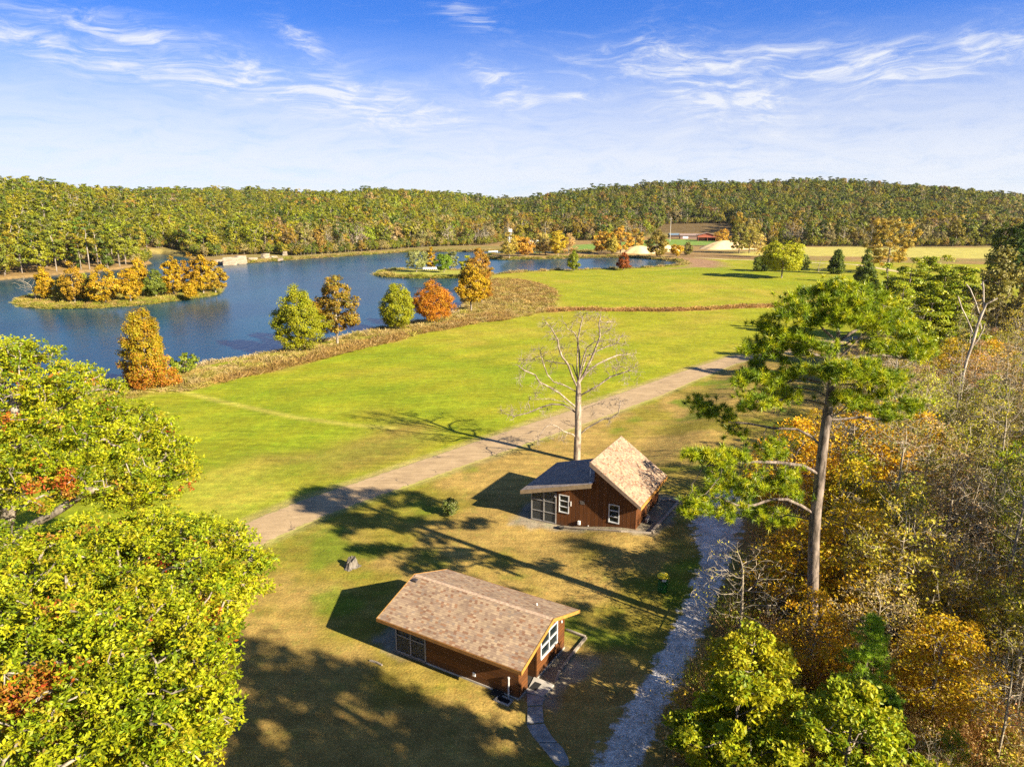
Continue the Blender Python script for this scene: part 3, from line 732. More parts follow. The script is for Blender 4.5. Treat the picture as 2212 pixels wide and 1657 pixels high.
def wall_poly(name, pts2, th, plane, off, mat, parent, holes=()):
    """vertical wall; pts2 polygon in (s,z); plane 'a' (runs along x at y=off) or 'b' (runs along y at x=off); th extends inward.
    rectangular holes (s0,s1,z0,z1) are cut by building the wall from strips"""
    mb = MB()
    def top(s):
        # upper edge height at s
        ps = pts2; z = None
        for i in range(len(ps)-1):
            (s0, z0), (s1, z1) = ps[i], ps[i+1]
            if s0 <= s <= s1: z = z0 + (z1-z0)*((s-s0)/(s1-s0) if s1 > s0 else 0)
        return z
    cuts = sorted(set([p_[0] for p_ in pts2] + [h[0] for h in holes] + [h[1] for h in holes]))
    def quad(s0, s1, a0, a1, b0, b1):
        P = [(s0, a0), (s1, a1), (s1, b1), (s0, b0)]
        if plane == 'a': poly = [(s, off, z) for s, z in P]; d = (0, th, 0)
        else: poly = [(off, s, z) for s, z in P]; d = (-th, 0, 0)
        mb.prism(poly, d)
    for s0, s1 in zip(cuts[:-1], cuts[1:]):
        hs = sorted([(h[2], h[3]) for h in holes if h[0] <= s0+1e-6 and h[1] >= s1-1e-6])
        e = 1e-5; z = -.25; t0, t1 = top(s0+e), top(s1-e)
        for h0, h1 in hs:
            if h0 > z+.001: quad(s0, s1, z, z, h0, h0)
            z = h1
        quad(s0, s1, z, z, t0, t1)
    return mb.build(name, mat, parent)
def window(parent, plane, off, s0, s1, z0, z1, rows, cols, fmat, out=-1, fw=.07, name='window'):
    mb = MB(); 
    def bx(sa, sb, za, zb, d0, d1):
        if plane == 'a': mb.box((sa, min(off+out*d0, off+out*d1), za), (sb, max(off+out*d0, off+out*d1), zb))
        else: mb.box((min(off+out*d0, off+out*d1), sa, za), (max(off+out*d0, off+out*d1), sb, zb))
    bx(s0-fw*.4, s1+fw*.4, z1-fw*.6, z1+fw*.4, -.06, .035); bx(s0-fw*.4, s1+fw*.4, z0-fw*.4, z0+fw*.6, -.06, .05)
    bx(s0-fw*.4, s0+fw*.6, z0+fw*.6, z1-fw*.6, -.06, .032); bx(s1-fw*.6, s1+fw*.4, z0+fw*.6, z1-fw*.6, -.06, .032)
    for i in range(1, rows): z = z0 + (z1-z0)*i/rows; bx(s0+fw*.6, s1-fw*.6, z-.03, z+.03, -.05, .024)
    for i in range(1, cols): s = s0 + (s1-s0)*i/cols; bx(s-.03, s+.03, z0+fw*.6, z1-fw*.6, -.05, .028)
    f = mb.build(name, fmat, parent)
    mb = MB(); bx(s0+.03, s1-.03, z0+.03, z1-.03, -.045, -.035); mb.build('pane', M_GLASS, f)
    return f
def screens(parent, plane, off, ss, zs, out=-1):
    mb = MB(); w_ = .035
    def bx(m_, sa, sb, za, zb, d):
        if plane == 'a': m_.box((sa, off-d, za), (sb, off+d, zb))
        else: m_.box((off-d, sa, za), (off+d, sb, zb))
    for s in ss: bx(mb, s-w_, s+w_, zs[0], zs[-1], .045)
    for a_, b_ in zip(ss[:-1], ss[1:]):
        for z in zs: bx(mb, a_+w_, b_-w_, z-.03, z+.03, .038)
    fr = mb.build('screen_frame', M_POST, parent)
    mb = MB(); bx(mb, ss[0], ss[-1], zs[0], zs[-1], .004); mb.build('screen_mesh', M_SCREEN, fr)
    return fr

# ---- near cabin
L1, W1 = 7.55, 4.87
e1 = empty('log_cabin', (*C1O, 0), 'low brown cabin with mottled tan shingle roof and corner screen porch, nearest the camera', 'cabin', rz=C1T)
ZE, ZR, ZB, RB = 2.151, 3.178, 2.079, 2.551; SF = (ZR-ZE)/(RB+.644); SB = (ZR-ZB)/(W1+.738-RB)
zf = lambda b: min(ZE + (b+.644)*SF, ZR - (b-RB)*SB) - .16
roof_slab('roof', (-.672, -.644, ZE), (L1+.523, -.644, ZE), (L1+.523, RB, ZR), (-.672, RB, ZR), .12, M_SHINGLE, e1, M_TRIMD)
roof_slab('roof', (L1+.523, W1+.738, ZB), (-.672, W1+.738, ZB), (-.672, RB+.002, ZR-.001), (L1+.523, RB+.002, ZR-.001), .12, M_SHINGLE, e1, M_TRIMD)
mb = MB(); mb.prism([(-.672+.1, RB-.13, ZR-.026), (-.672+.1, RB, ZR+.025), (-.672+.1, RB+.13, ZR-.026)], (L1+.523+.672-.2, 0, 0)); rc = mb.build('ridge_cap', simple('ridge_shingle', (.42, .30, .21), .9, vary=.4, vscale=6), e1)
mb = MB(); mb.box((-.70, -.69, ZE-.19), (L1+.55, -.646, ZE-.01)); mb.build('fascia', M_TRIM, e1)
for s_, x_ in (('l', -.672-.035), ('r', L1+.523+.002)):
    mb = MB(); mb.prism([(x_, -.68, ZE-.20), (x_, RB, ZR-.17), (x_, W1+.75, ZB-.18), (x_, W1+.75, ZB+.012), (x_, RB, ZR+.02), (x_, -.68, ZE)], (.035, 0, 0)); mb.build('rake_board', simple('gold_brown_trim', (.36, .19, .04), .7, bump=.2), e1)
mb = MB(); mb.box((-.70, W1+.742, ZB-.18), (L1+.55, W1+.78, ZB-.01)); mb.build('fascia', M_TRIM, e1)
PM = 2.01
wall_poly('front_wall', [(PM, zf(0)), (L1, zf(0))], .12, 'a', 0, M_SIDH, e1)
wall_poly('back_wall', [(0, zf(W1)), (L1, zf(W1))], -.12, 'a', W1, M_SIDH, e1)
wz = [(0.13, zf(.13)), (RB, zf(RB)), (W1-.13, zf(W1-.13))]
tp = lambda b: zf(b)
wall_poly('gable_wall', [(.13, tp(.13)), (.88, tp(.88)), (1.8, tp(1.8)), (RB, tp(RB)), (W1-.13, tp(W1-.13))], .12, 'b', L1, M_SIDH, e1, holes=[(.88, 1.8, -.25, 2.1), (2.2, 4.0, .9, 2.1)])
wall_poly('porch_wall', [(.13, tp(.13)), (RB, tp(RB)), (W1-.13, tp(W1-.13))], .1, 'b', PM+.1, M_SIDH, e1, holes=[(1.2, 2.1, -.25, 2.05)])
mb = MB(); mb.box((0, W1-.2, -.2), (.12, W1-.125, zf(W1-.2))); mb.build('corner_post', M_POST, e1)
# recessed entrance
mb = MB(); mb.box((L1-.95, .80, -.2), (L1-.125, .877, 2.3)); mb.box((L1-.95, 1.803, -.2), (L1-.125, 1.88, 2.3)); mb.box((L1-.95, .88, 2.12), (L1-.125, 1.8, 2.2)); mb.build('door_recess', M_SIDH, e1)
mb = MB(); mb.box((L1-1.0, .88, .03), (L1-.955, 1.8, 2.1)); dr = mb.build('door', simple('dark_green_door', (.05, .06, .05), .5), e1)
mb = MB(); mb.bar((L1-.955, 1.68, 1.0), (L1-.89, 1.68, 1.0), .025); mb.build('handle', M_WHITE, dr)
window(e1, 'b', L1, 2.2, 4.0, .9, 2.1, 2, 2, M_FRAME, out=1)
mb = MB(); mb.lathe([(.0, 0), (.16, .005), (.2, .02), (.16, .03), (0, .035)], 18); pl_ = mb.build('plate', M_CURT, e1); pl_.rotation_euler = (0, math.radians(90), 0); pl_.location = (L1-.09, 2.45, 1.13)
pl_.name = 'window_ornament'
screens(e1, 'a', .0, [.04, PM/2, PM-.04], [.12, 1.1, zf(0)+.02]); screens(e1, 'b', .0, [.1, 1.55, 3.1, W1-.22], [.12, 1.1, 2.0])
mb = MB(); mb.box((-.04, -.05, -.2), (PM-.002, W1-.13, .08)); mb.build('porch_floor', M_FLOORW, e1)
mb = MB(); mb.box((PM+.002, -.035, -.2), (L1+.03, -.004, .1)); mb.box((L1+.003, .0, -.2), (L1+.035, .88, .1)); mb.box((L1+.003, 1.8, -.2), (L1+.035, W1, .1)); mb.build('foundation', M_CONC, e1)
mb = MB(); mb.box((PM+.15, .15, .02), (L1-.15, W1-.15, .06)); mb.build('floor', M_INT, e1)
mb = MB(); mb.bar((6.35, W1-.9, 2.2), (6.35, W1-.9, 2.78), .04, 10); mb.build('vent_pipe', M_WHITE, e1)
mb = MB(); mb.box((-.45, 2.05, zf(2.05)+.165), (-.2, 2.28, zf(2.28)+.215)); mb.build('roof_vent', simple('dark_vent', (.06, .05, .05), .6), e1)
mb = MB(); mb.box((4.95, -.09, .42), (5.1, -.035, .62)); mb.build('outlet_box', M_WHITE, e1)
mb = MB(); mb.bar((7.05, -.09, .0), (7.05, -.09, 1.05), .045, 10, .04); mb.bar((7.05, -.09, 1.05), (7.05, -.09, 1.12), .06, 10, .05); mb.build('standpipe', simple('pale_grey_pipe', (.5, .5, .5), .5), e1)
mb = MB(); mb.box((L1+.036, 4.35, 1.82), (L1+.09, 4.43, 1.94)); mb.build('porch_lamp', M_WHITE, e1)

# ---- far cabin
L2, W2 = 8.20, 5.78
e2 = empty('split_roof_cabin', (*C2O, 0), 'taller brown cabin with grey low roof and steep tan roof before the leafless tree', 'cabin', rz=C2T)
XM = 5.0
zl = lambda a: 2.448 + (a+.623)/(5.373+.623)*(4.051-2.448)
zs_ = lambda a: 5.577 + (a-4.86)/(L2+.459-4.86)*(2.891-5.577)
roof_slab('low_roof', (-.623, W2+.506, 2.448), (-.623, -.51, 2.448), (XM, -.51, zl(XM)), (XM, W2+.506, zl(XM)), .10, M_SHINGLEG, e2, M_TRIMD)
roof_slab('steep_roof', (L2+.459, -.474, 2.891), (L2+.459, W2+.485, 2.891), (4.86, W2+.485, 5.577), (4.86, -.474, 5.577), .12, M_SHINGLE, e2, M_TRIMD)
for yy_ in (-.55, W2+.508):
    mb = MB(); mb.prism([(-.66, yy_, 2.448-.32), (XM-.03, yy_, zl(XM)-.33), (XM-.03, yy_, zl(XM)-.01), (-.66, yy_, 2.428)], (0, .036, 0)); mb.build('rake_board', M_FASC, e2)
mb = MB(); mb.box((-.665, -.505, 2.16), (-.628, W2+.5, 2.42)); mb.build('fascia', M_FASC, e2)
for yy_ in (-.512, W2+.487):
    mb = MB(); mb.prism([(4.80, yy_, 5.577-.34), (L2+.48, yy_, 2.891-.28), (L2+.48, yy_, 2.891-.01), (4.80, yy_, 5.60)], (0, .036, 0)); mb.build('rake_board', simple('pale_brown_rake', (.24, .17, .12), .8, bump=.3), e2)
mb = MB(); mb.box((4.815, -.47, 5.577-.33), (4.855, W2+.48, 5.577-.02)); mb.build('ridge_fascia', M_TRIMD, e2)
mb = MB(); mb.box((L2+.462, -.474, 2.891-.27), (L2+.50, W2+.485, 2.891-.01)); mb.build('fascia', simple('orange_brown_trim', (.40, .19, .04), .7), e2)
t2 = lambda a: (zl(a)-.13 if a < XM+.01 else zs_(a)-.16)
wall_poly('front_wall', [(2.08, t2(2.08)), (XM+.001, t2(XM)), (XM+.05, zs_(XM+.05)-.16), (L2, zs_(L2)-.16)], .12, 'a', 0, M_SIDV, e2, holes=[(2.308, 3.067, 1.098, 2.452), (6.193, 6.951, 1.098, 2.452)])
wall_poly('back_wall', [(0, t2(0)), (XM+.001, t2(XM)), (XM+.05, zs_(XM+.05)-.16), (L2, zs_(L2)-.16)], -.12, 'a', W2, M_SIDV, e2)
zr = zs_(L2)-.17
wall_poly('side_wall', [(.125, zr), (W2-.125, zr)], .12, 'b', L2, M_SIDV, e2, holes=[(2.7, 3.6, -.25, 2.85)])
wall_poly('clerestory_wall', [(.125, zs_(XM+.15)-.18), (W2-.125, zs_(XM+.15)-.18)], .1, 'b', XM+.15, M_SIDV, e2)
wall_poly('porch_wall', [(.125, t2(2.08)-.02), (W2-.125, t2(2.08)-.02)], .1, 'b', 2.18, M_SIDV, e2)
window(e2, 'a', 0, 2.308, 3.067, 1.098, 2.452, 3, 1, M_FRAME); window(e2, 'a', 0, 6.193, 6.951, 1.098, 2.452, 3, 1, M_FRAME)
mb = MB(); mb.prism([(6.32, .06, 1.6), (6.84, .06, 1.6), (6.80, .06, 1.74), (6.68, .06, 1.84), (6.5, .06, 1.84), (6.36, .06, 1.74)], (0, .06, 0)); mb.build('curtain', M_CURT, e2)
mb = MB(); mb.box((2.36, .07, 1.6), (2.5, .09, 2.42)); mb.box((2.36, .07, 2.1), (3.0, .09, 2.42)); mb.build('curtain', M_CURT, e2)
screens(e2, 'a', .0, [.05, 1.06, 2.04], [.1, .85, 1.72, t2(0)+.05]); screens(e2, 'b', .0, [.12, 1.9, 3.8, W2-.05], [.1, .85, 1.72, t2(0)-.03])
mb = MB(); mb.box((-.04, -.05, -.2), (2.078, W2, .07)); mb.build('porch_floor', M_FLOORW, e2)
mb = MB(); mb.box((2.3, .2, .02), (L2-.2, W2-.2, 1.0)); mb.build('floor', M_INT, e2)
mb = MB(); mb.box((L2-.09, 2.72, .85), (L2-.04, 3.58, 2.8)); dr = mb.build('door', simple('brown_door', (.12, .08, .05), .5), e2)
mb = MB(); mb.bar((L2-.04, 3.45, 1.85), (L2+.03, 3.45, 1.85), .025); mb.build('handle', M_WHITE, dr)
mb = MB(); mb.bar((4.2, 1.35, zl(4.2)-.05), (4.2, 1.35, zl(4.2)+.55), .05, 10); mb.build('vent_pipe', M_WHITE, e2)
mb = MB(); mb.box((4.72, -.30, zl(4.72)+.002), (4.9, -.2, zl(4.9)+.03)); mb.build('flashing', M_WHITE, e2)
mb = MB(); mb.lathe([(0, 0), (.09, 0), (.1, .02), (.1, .05), (.07, .07), (0, .075)], 16); lf = mb.build('porch_lamp', M_WHITE, e2); lf.rotation_euler = (math.radians(90), 0, 0); lf.location = (2.02, -.05, 2.28)
mb = MB(); mb.box((3.22, -.05, 1.72), (3.27, -.004, 2.08)); mb.build('thermometer', M_WHITE, e2)
mb = MB(); mb.box((3.86, -.14, .42), (4.03, -.004, .70)); mb.build('meter_box', M_WHITE, e2)
mb = MB(); mb.box((4.62, -.05, .42), (4.67, -.004, .48)); mb.build('outlet', M_WHITE, e2)
mb = MB(); mb.box((3.95, -.018, 2.02), (4.33, -.004, 2.3)); sg = mb.build('house_number', simple('dim_plaque', (.10, .075, .06), .7), e2)
mb = MB()
for i, (dx, dz) in enumerate([(.04, .16), (.16, .16), (.28, .16), (.06, .03), (.19, .03)]):
    mb.box((3.95+dx, -.026, 2.02+dz), (3.95+dx+.06, -.02, 2.02+dz+.02)); mb.box((3.95+dx, -.026, 2.02+dz+.045), (3.95+dx+.06, -.02, 2.02+dz+.06)); mb.box((3.95+dx+.05, -.026, 2.022+dz+.02), (3.95+dx+.06, -.02, 2.02+dz+.045))
mb.build('worn_marks', simple('faded_paint', (.2, .2, .2), .8), sg)

# ---- things round the cabins
def place(o, p): o.location = (p[0], p[1], p[2]); return o
def timber(pts, label, h=.14, w_=.14, name='border_timber', group='weathered border timbers round the cabins'):
    mb = MB()
    P_ = [Vector(p_) for p_ in pts]
    c = sum(P_, Vector())/len(P_)
    for a, b in zip(P_[:-1], P_[1:]):
        a2, b2 = a-c, b-c; d = (b2-a2).normalized()*.01; mb.beam(tuple(a2+d), tuple(b2-d), w_, h)
    o = mb.build(name, M_TIMB, bevel=.015); o.location = c
    return tag(o, label, 'timber edging', group)
def g3(u, v, dz=0): p = Gt(u, v); return (p[0], p[1], p[2]+dz)
timber([g3(1222, 1362), g3(1265, 1378)], 'dark border timber behind the near cabin, right of its gable wall')
timber([g3(1266, 1379), g3(1238, 1413), g3(1211, 1449)], 'long border timber across the lawn from the near cabin window')
timber([g3(1209, 1451), g3(1200, 1476)], 'short border timber ending at the concrete doorstep')
timber([g3(798, 1427.5), g3(812, 1431), g3(826, 1438)], 'short curved edging log left of the near cabin porch', .08, .10)
timber([g3(1203, 1139), g3(1270, 1144), g3(1340, 1149), g3(1407, 1153)], 'long border timber along the front of the far cabin', .12)
timber([g3(1408, 1152), g3(1437, 1120), g3(1464, 1089)], 'pale border timber along the gravel side of the far cabin', .2, .2)
timber([g3(1464, 1087), g3(1447, 1081), g3(1430, 1083)], 'pale border timber closing the bed behind the far cabin', .16)
# concrete step slabs and footpath
def slab(name, pts, th, mat, label, cat, group=None, kind=None):
    mb = MB(); c = np.mean(pts, 0); mb.prism([(p_[0]-c[0], p_[1]-c[1], p_[2]-c[2]-.06) for p_ in pts], (0, 0, th+.06))
    o = mb.build(name, mat, bevel=.012); o.location = c; return tag(o, label, cat, group, kind)
S6 = lambda X, Y: (737.3 + X*.2778, 1198.2 + Y*.2778)
s6 = lambda pts: [g3(*S6(*p_)) for p_ in pts][::-1]
slab('door_slab', s6([(1440, 1075), (1570, 1110), (1655, 1022), (1500, 955)]), .10, M_CONC, 'pale concrete doorstep slab at the entrance of the near cabin', 'doorstep')
mb = MB()
for pts in ([(1440, 1085), (1447, 1178), (1562, 1172), (1585, 1110)], [(1447, 1190), (1443, 1318), (1575, 1305), (1564, 1182)], [(1444, 1330), (1480, 1400), (1530, 1462), (1680, 1462), (1640, 1420), (1577, 1318)],
            [(1536, 1470), (1600, 1545), (1665, 1630), (1700, 1650), (1775, 1640), (1762, 1580), (1725, 1510), (1688, 1470)]):
    P_ = s6(pts); mb.prism([(p_[0], p_[1], p_[2]-.03) for p_ in P_], (0, 0, .09))
tag(mb.build('footpath', simple('grey_path_concrete', (.30, .285, .26), .9, bump=.4, vary=.4, vscale=2.5), bevel=.02), kind='structure')
def mat_on(pts, label, z):
    o = slab('doormat', [(p_[0], p_[1], p_[2]+z) for p_ in pts], .02, M_BLACK, label, 'doormat'); return o
mat_on(s6([(1458, 1052), (1512, 1070), (1558, 1018), (1508, 1000)]), 'black rubber doormat on the near cabin doorstep', .10)
ZB2 = lambda X, Y: (1093.7 + X*.17222, 921.7 + Y*.17222)
sb = lambda pts: [g3(*ZB2(*p_)) for p_ in pts][::-1]
slab('door_step', sb([(1738, 1195), (1762, 1215), (1800, 1160), (1775, 1145)]), .22, M_CONC, 'small concrete step below the side door of the far cabin', 'doorstep')
mat_on(sb([(1748, 1222), (1815, 1232), (1845, 1192), (1790, 1180)]), 'dark doormat on the ground beside the far cabin', .02)
# concrete box sunk in the lawn, dark box beside the wall
e = empty('utility_box', g3(1088, 1513), 'dark sunken box with a pale concrete rim in the grass by the near cabin', 'utility box', rz=C1T)
mb = MB(); 
for a, b in (((-.42, -.25, -.05), (.42, -.17, .07)), ((-.42, .17, -.05), (.42, .25, .07)), ((-.42, -.17, -.05), (-.34, .17, .07)), ((.34, -.17, -.05), (.42, .17, .07))): mb.box(a, b)
mb.build('rim', M_CONC, e, .01); mb = MB(); mb.box((-.34, -.17, -.05), (.34, .17, .02)); mb.build('lid', M_BLACK, e)
e = empty('foundation_vent', c1p(6.45, -.22, 0), 'small black vent hood against the wall left of the grey standpipe', 'vent', rz=C1T)
mb = MB(); mb.prism([(-.3, -.14, 0), (-.3, .15, 0), (-.3, .15, .16), (-.3, -.14, .06)], (.6, 0, 0)); mb.build('hood', M_BLACK, e, .01)
e = empty('rubber_bucket', c2p(2.75, -.62, hz(*c2p(2.75, -.62)[:2])), 'small black tub standing by the far cabin porch post', 'tub')
mb = MB(); mb.lathe([(.16, 0), (.22, .16), (.23, .18), (.20, .18), (.15, .04), (.0, .03)], 16); mb.build('tub', M_BLACK, e)
# trash barrel
e = empty('trash_barrel', g3(1431, 1277), 'green litter barrel with a domed bright yellow lid beside the gravel drive', 'litter bin')
M_BG = simple('green_barrel_paint', (.015, .10, .02), .45, vary=.25); M_YL = simple('yellow_lid_paint', (.75, .58, .01), .4, vary=.08)
mb = MB(); mb.lathe([(.27, 0), (.285, .02), (.28, .26), (.295, .28), (.28, .30), (.28, .55), (.295, .57), (.28, .59), (.28, .82)], 24); mb.build('barrel', M_BG, e, smooth=False)
mb = MB(); mb.lathe([(.27, .822), (.27, .97), (.25, .98)], 24); mb.build('collar', M_BLACK, e)
mb = MB(); mb.box((-.12, -.292, .80), (.14, -.275, .95)); mb.build('notice', M_WHITE, e)
mb = MB(); mb.lathe([(.36, .98), (.37, 1.0), (.36, 1.04), (.30, 1.13), (.18, 1.19), (.05, 1.21), (.01, 1.21)], 28); mb.build('lid', M_YL, e, smooth=True)
# stump
e = empty('tree_stump', g3(759, 1224), 'jagged grey tree stump in the dry lawn left of the near cabin', 'stump')
rg = np.random.default_rng(4); mb = MB(); n = 22; rows = [(0, .52), (.08, .40), (.22, .33), (.4, .30)]
vs = []
for z_, r_ in rows:
    for i in range(n):
        a = 2*math.pi*i/n; rr = r_*(1 + .22*math.sin(3*a+1) + .12*math.sin(7*a)); vs.append((rr*math.cos(a), rr*math.sin(a), z_ if z_ == 0 else z_ + .0))
for i in range(n):
    a = 2*math.pi*i/n; rr = .26*(1 + .15*math.sin(3*a+1)); vs.append((rr*math.cos(a), rr*math.sin(a), .52 + .16*math.sin(a*1.0+.6) + rg.uniform(-.06, .08)))
vs.append((0, 0, .42)); fs = []
for j in range(4): fs += [(j*n+i, j*n+(i+1) % n, (j+1)*n+(i+1) % n, (j+1)*n+i) for i in range(n)]
fs += [(4*n+i, 4*n+(i+1) % n, 5*n) for i in range(n)]
mb.add(vs, fs); mb.build('stump_wood', bark_mat('stump_bark', (.05, .045, .04), (.20, .175, .145), 5), e)

# ------------------------------------------------------------------ single trees
def on_plane(u, v, y0):
    """point of the pixel's ray at depth y0"""
    d = px_dir(u, v); t = y0/d[1]; return np.array([d[0]*t, y0, H + d[2]*t])

def hero(name, base, label, cat, limbs, conv, y0, pads, rg, trunk, r0, step=.35, kill=.35, sides=8, iters=60, padn=12, rmin=.012, bark=None, depth=None, p=.5, up=.1):
    """trunk and limbs traced in the picture plane of the tree, each limb given its own depth"""
    bx, by, bz = base
    nodes = [np.array([0, 0, -.3])]; par = [0]
    loc_ = lambda X, Y, dy: on_plane(*conv(X, Y), y0+dy) - np.array(base)
    tp_ = [loc_(X, Y, 0) for X, Y in trunk]
    polyline_nodes(nodes, par, tp_, 0, step)
    tn = len(nodes)
    for pts, dy in limbs:
        X0, Y0 = pts[0]; q0 = loc_(X0, Y0, 0)
        i0 = int(np.argmin([np.linalg.norm(n_-q0) for n_ in nodes[:tn]])) if True else 0
        m_ = len(pts); P_ = [loc_(X, Y, dy*(i+1)/m_) for i, (X, Y) in enumerate(pts[1:])]
        polyline_nodes(nodes, par, P_, i0, step)
    att = []
    for X, Y, rx, ry, dy, n in pads:
        c = loc_(X, Y, dy); sc = np.linalg.norm(loc_(X+100, Y, dy)-c)/100
        q_ = unit(rg.normal(0, 1, (n, 3)))*(rg.random(n)**.4)[:, None]*np.array([rx*sc, rx*sc*1.15, ry*sc]); att += list(c + q_)
    att = np.array(att)
    N, P = colonize(att, nodes, par, step, kill, iters, up, .2, rg)
    R, ch, cnt = radii(N, P, r0, rmin, p)
    return N, P, R, ch, att

# ---- the tall pine
Z7 = lambda X, Y: (1474.7 + X*.3523, 583.7 + Y*.3523)
rg = np.random.default_rng(5)
pb = np.array(g3(1745, 1432))
trunkP = [(795, 2200), (800, 1900), (805, 1657), (815, 1500), (835, 1330), (850, 1180), (870, 1000), (890, 870), (915, 700), (928, 600), (942, 520), (955, 400), (948, 280), (935, 180)]
limbsP = [([(850, 1080), (790, 1020), (700, 975), (560, 970), (400, 940), (280, 930), (200, 880)], 1.2), ([(830, 1240), (740, 1200), (600, 1180), (450, 1175), (310, 1180), (150, 1200)], -1.5),
  ([(790, 1500), (720, 1440), (640, 1405), (540, 1405), (440, 1440), (330, 1440)], -.8), ([(775, 1535), (720, 1515), (640, 1500)], 1.5), ([(910, 930), (960, 915), (1100, 900), (1200, 915), (1300, 925), (1400, 910)], .8),
  ([(910, 910), (960, 875), (1010, 830)], -1.2), ([(890, 790), (820, 740), (700, 720), (600, 740)], 1.8), ([(870, 825), (780, 800), (640, 795), (480, 800)], -1.8), ([(900, 710), (800, 680), (740, 660), (640, 690), (500, 680), (380, 680)], -.9),
  ([(930, 720), (1040, 700), (1150, 690), (1260, 700)], -1.6), ([(945, 560), (880, 540), (820, 520), (740, 490), (640, 450), (480, 440)], -.6), ([(945, 560), (1010, 490), (1100, 400), (1160, 350), (1240, 300)], -.9),
  ([(945, 565), (1100, 530), (1220, 520), (1340, 540), (1440, 530)], 1.4), ([(945, 430), (870, 370), (820, 310), (700, 270), (640, 240)], -.8), ([(950, 430), (1040, 380), (1140, 330), (1300, 330)], 1.9),
  ([(945, 280), (1000, 200), (1100, 160)], -1.0), ([(945, 260), (880, 200), (840, 150)], 1.2), ([(925, 610), (960, 600), (1080, 620)], -2.2), ([(900, 690), (860, 620), (900, 600)], -1.9), ([(945, 480), (1050, 430), (1250, 400)], -1.7)]
padsP = [(120, 810, 80, 45, 1.2, 9), (210, 880, 90, 50, 1.2, 11), (60, 1120, 80, 45, -1.5, 9), (200, 1150, 110, 50, -1.5, 12), (330, 1140, 80, 40, -1.2, 7), (550, 1110, 110, 55, .5, 12), (330, 1000, 60, 45, 1.4, 6),
  (250, 1300, 110, 60, -.4, 13), (420, 1330, 120, 60, -.8, 15), (580, 1290, 110, 60, -.2, 13), (90, 1430, 90, 45, -1.2, 10), (280, 1470, 110, 45, -1., 11), (480, 1500, 120, 45, .6, 12), (620, 1530, 90, 40, 1.5, 8), (680, 1370, 60, 50, .3, 6), (20, 1480, 60, 30, -1.2, 5), (660, 1240, 60, 40, -.6, 5),
  (1380, 840, 80, 55, .8, 10), (1270, 870, 90, 50, .8, 10), (1120, 850, 70, 40, .6, 6), (1000, 790, 90, 55, -1.2, 11), (1080, 770, 60, 40, -.6, 6), (460, 800, 100, 50, -1.8, 10), (560, 740, 110, 50, 1.5, 11), (640, 770, 80, 40, -.5, 7), (400, 850, 70, 40, -1.6, 6),
  (380, 670, 90, 40, -.9, 9), (500, 640, 110, 45, -.6, 11), (620, 640, 90, 40, -.6, 9), (740, 620, 90, 40, -.8, 8), (470, 590, 60, 30, .4, 5), (1150, 640, 110, 50, -1.6, 12), (1260, 700, 100, 50, -1.4, 11), (1320, 650, 50, 50, -.9, 5), (1120, 590, 120, 40, -2, 11), (960, 600, 110, 45, -2.2, 12), (860, 640, 90, 40, -1.9, 9), (1200, 760, 70, 40, -.5, 6),
  (420, 480, 80, 50, -.6, 9), (530, 440, 90, 50, -.6, 10), (560, 520, 90, 40, -.2, 8), (650, 400, 90, 50, -.7, 9), (480, 340, 70, 35, -.2, 6), (570, 380, 90, 45, -.4, 9), (780, 440, 90, 45, -1.2, 9), (870, 480, 80, 35, -1.6, 7), (720, 500, 70, 35, -1.2, 6),
  (1450, 460, 80, 45, 1.4, 9), (1370, 500, 90, 45, 1.4, 9), (1270, 470, 90, 40, 1.2, 8), (1480, 530, 50, 25, 1.4, 4), (1350, 380, 110, 45, 1.8, 11), (1250, 330, 110, 45, .6, 11), (1180, 470, 80, 35, .6, 6),
  (700, 230, 100, 50, -.8, 11), (640, 270, 70, 45, -.8, 7), (720, 160, 70, 35, .2, 6), (780, 310, 80, 40, -.8, 7), (850, 120, 90, 45, .6, 10), (950, 110, 100, 50, -.2, 11), (1060, 120, 100, 45, .4, 10), (1150, 170, 110, 50, 0, 12), (1000, 200, 110, 55, -1.2, 13), (880, 220, 100, 50, -.9, 11),
  (1130, 260, 120, 50, -.8, 12), (1230, 240, 110, 50, .8, 11), (1050, 310, 100, 40, -1.6, 9), (1180, 330, 100, 40, -1, 9), (870, 310, 80, 40, -1.4, 7), (1300, 290, 80, 45, 1.6, 7)]
N, P, R, ch, att = hero('tall_pine', pb, '', '', limbsP, Z7, pb[1], [(a, b, c*1.0, d*.8, e_, int(f*1.25)) for a, b, c, d, e_, f in padsP], rg, trunkP, .275, padn=10, kill=.3, p=.52)
hgt = N[:, 2]
R = np.maximum(R, 0)
e = empty('tall_pine', tuple(pb), 'tall pine with a bare leaning trunk and flat needle pads, rising over the gravel drive', 'pine tree')
LV, LF = limb_geo(N, P, R, 9)
link('trunk', mesh_np('trunk', LV, [LF], [M_BARKP], smooth=True), e)
tips = np.vstack([N[ch == 0], att, N[(R < .03) & (rg.random(len(N)) < .45)]])
tips = np.vstack([tips, att[rg.integers(0, len(att), 900)] + rg.normal(0, .22, (900, 3))*[1, 1, .5], att + rg.normal(0, .25, att.shape)*[1, 1, .5], att + rg.normal(0, .3, att.shape)*[1, 1, .4]])
nb = 50; C = np.repeat(tips + rg.normal(0, .07, tips.shape), nb, 0)
n = len(C); dirs = unit(rg.normal(0, 1, (n, 3)) + np.array([0, 0, .55]))
bl = rg.uniform(.18, .36, n)[:, None]; side = unit(np.cross(dirs, rg.normal(0, 1, (n, 3))))*.0135
V = np.stack([C - side, C + side, C + dirs*bl], 1).reshape(-1, 3)
pc = pick([(.36, .42, .010), (.27, .35, .010), (.18, .26, .010), (.46, .46, .012), (.11, .18, .010)], len(tips), rg)
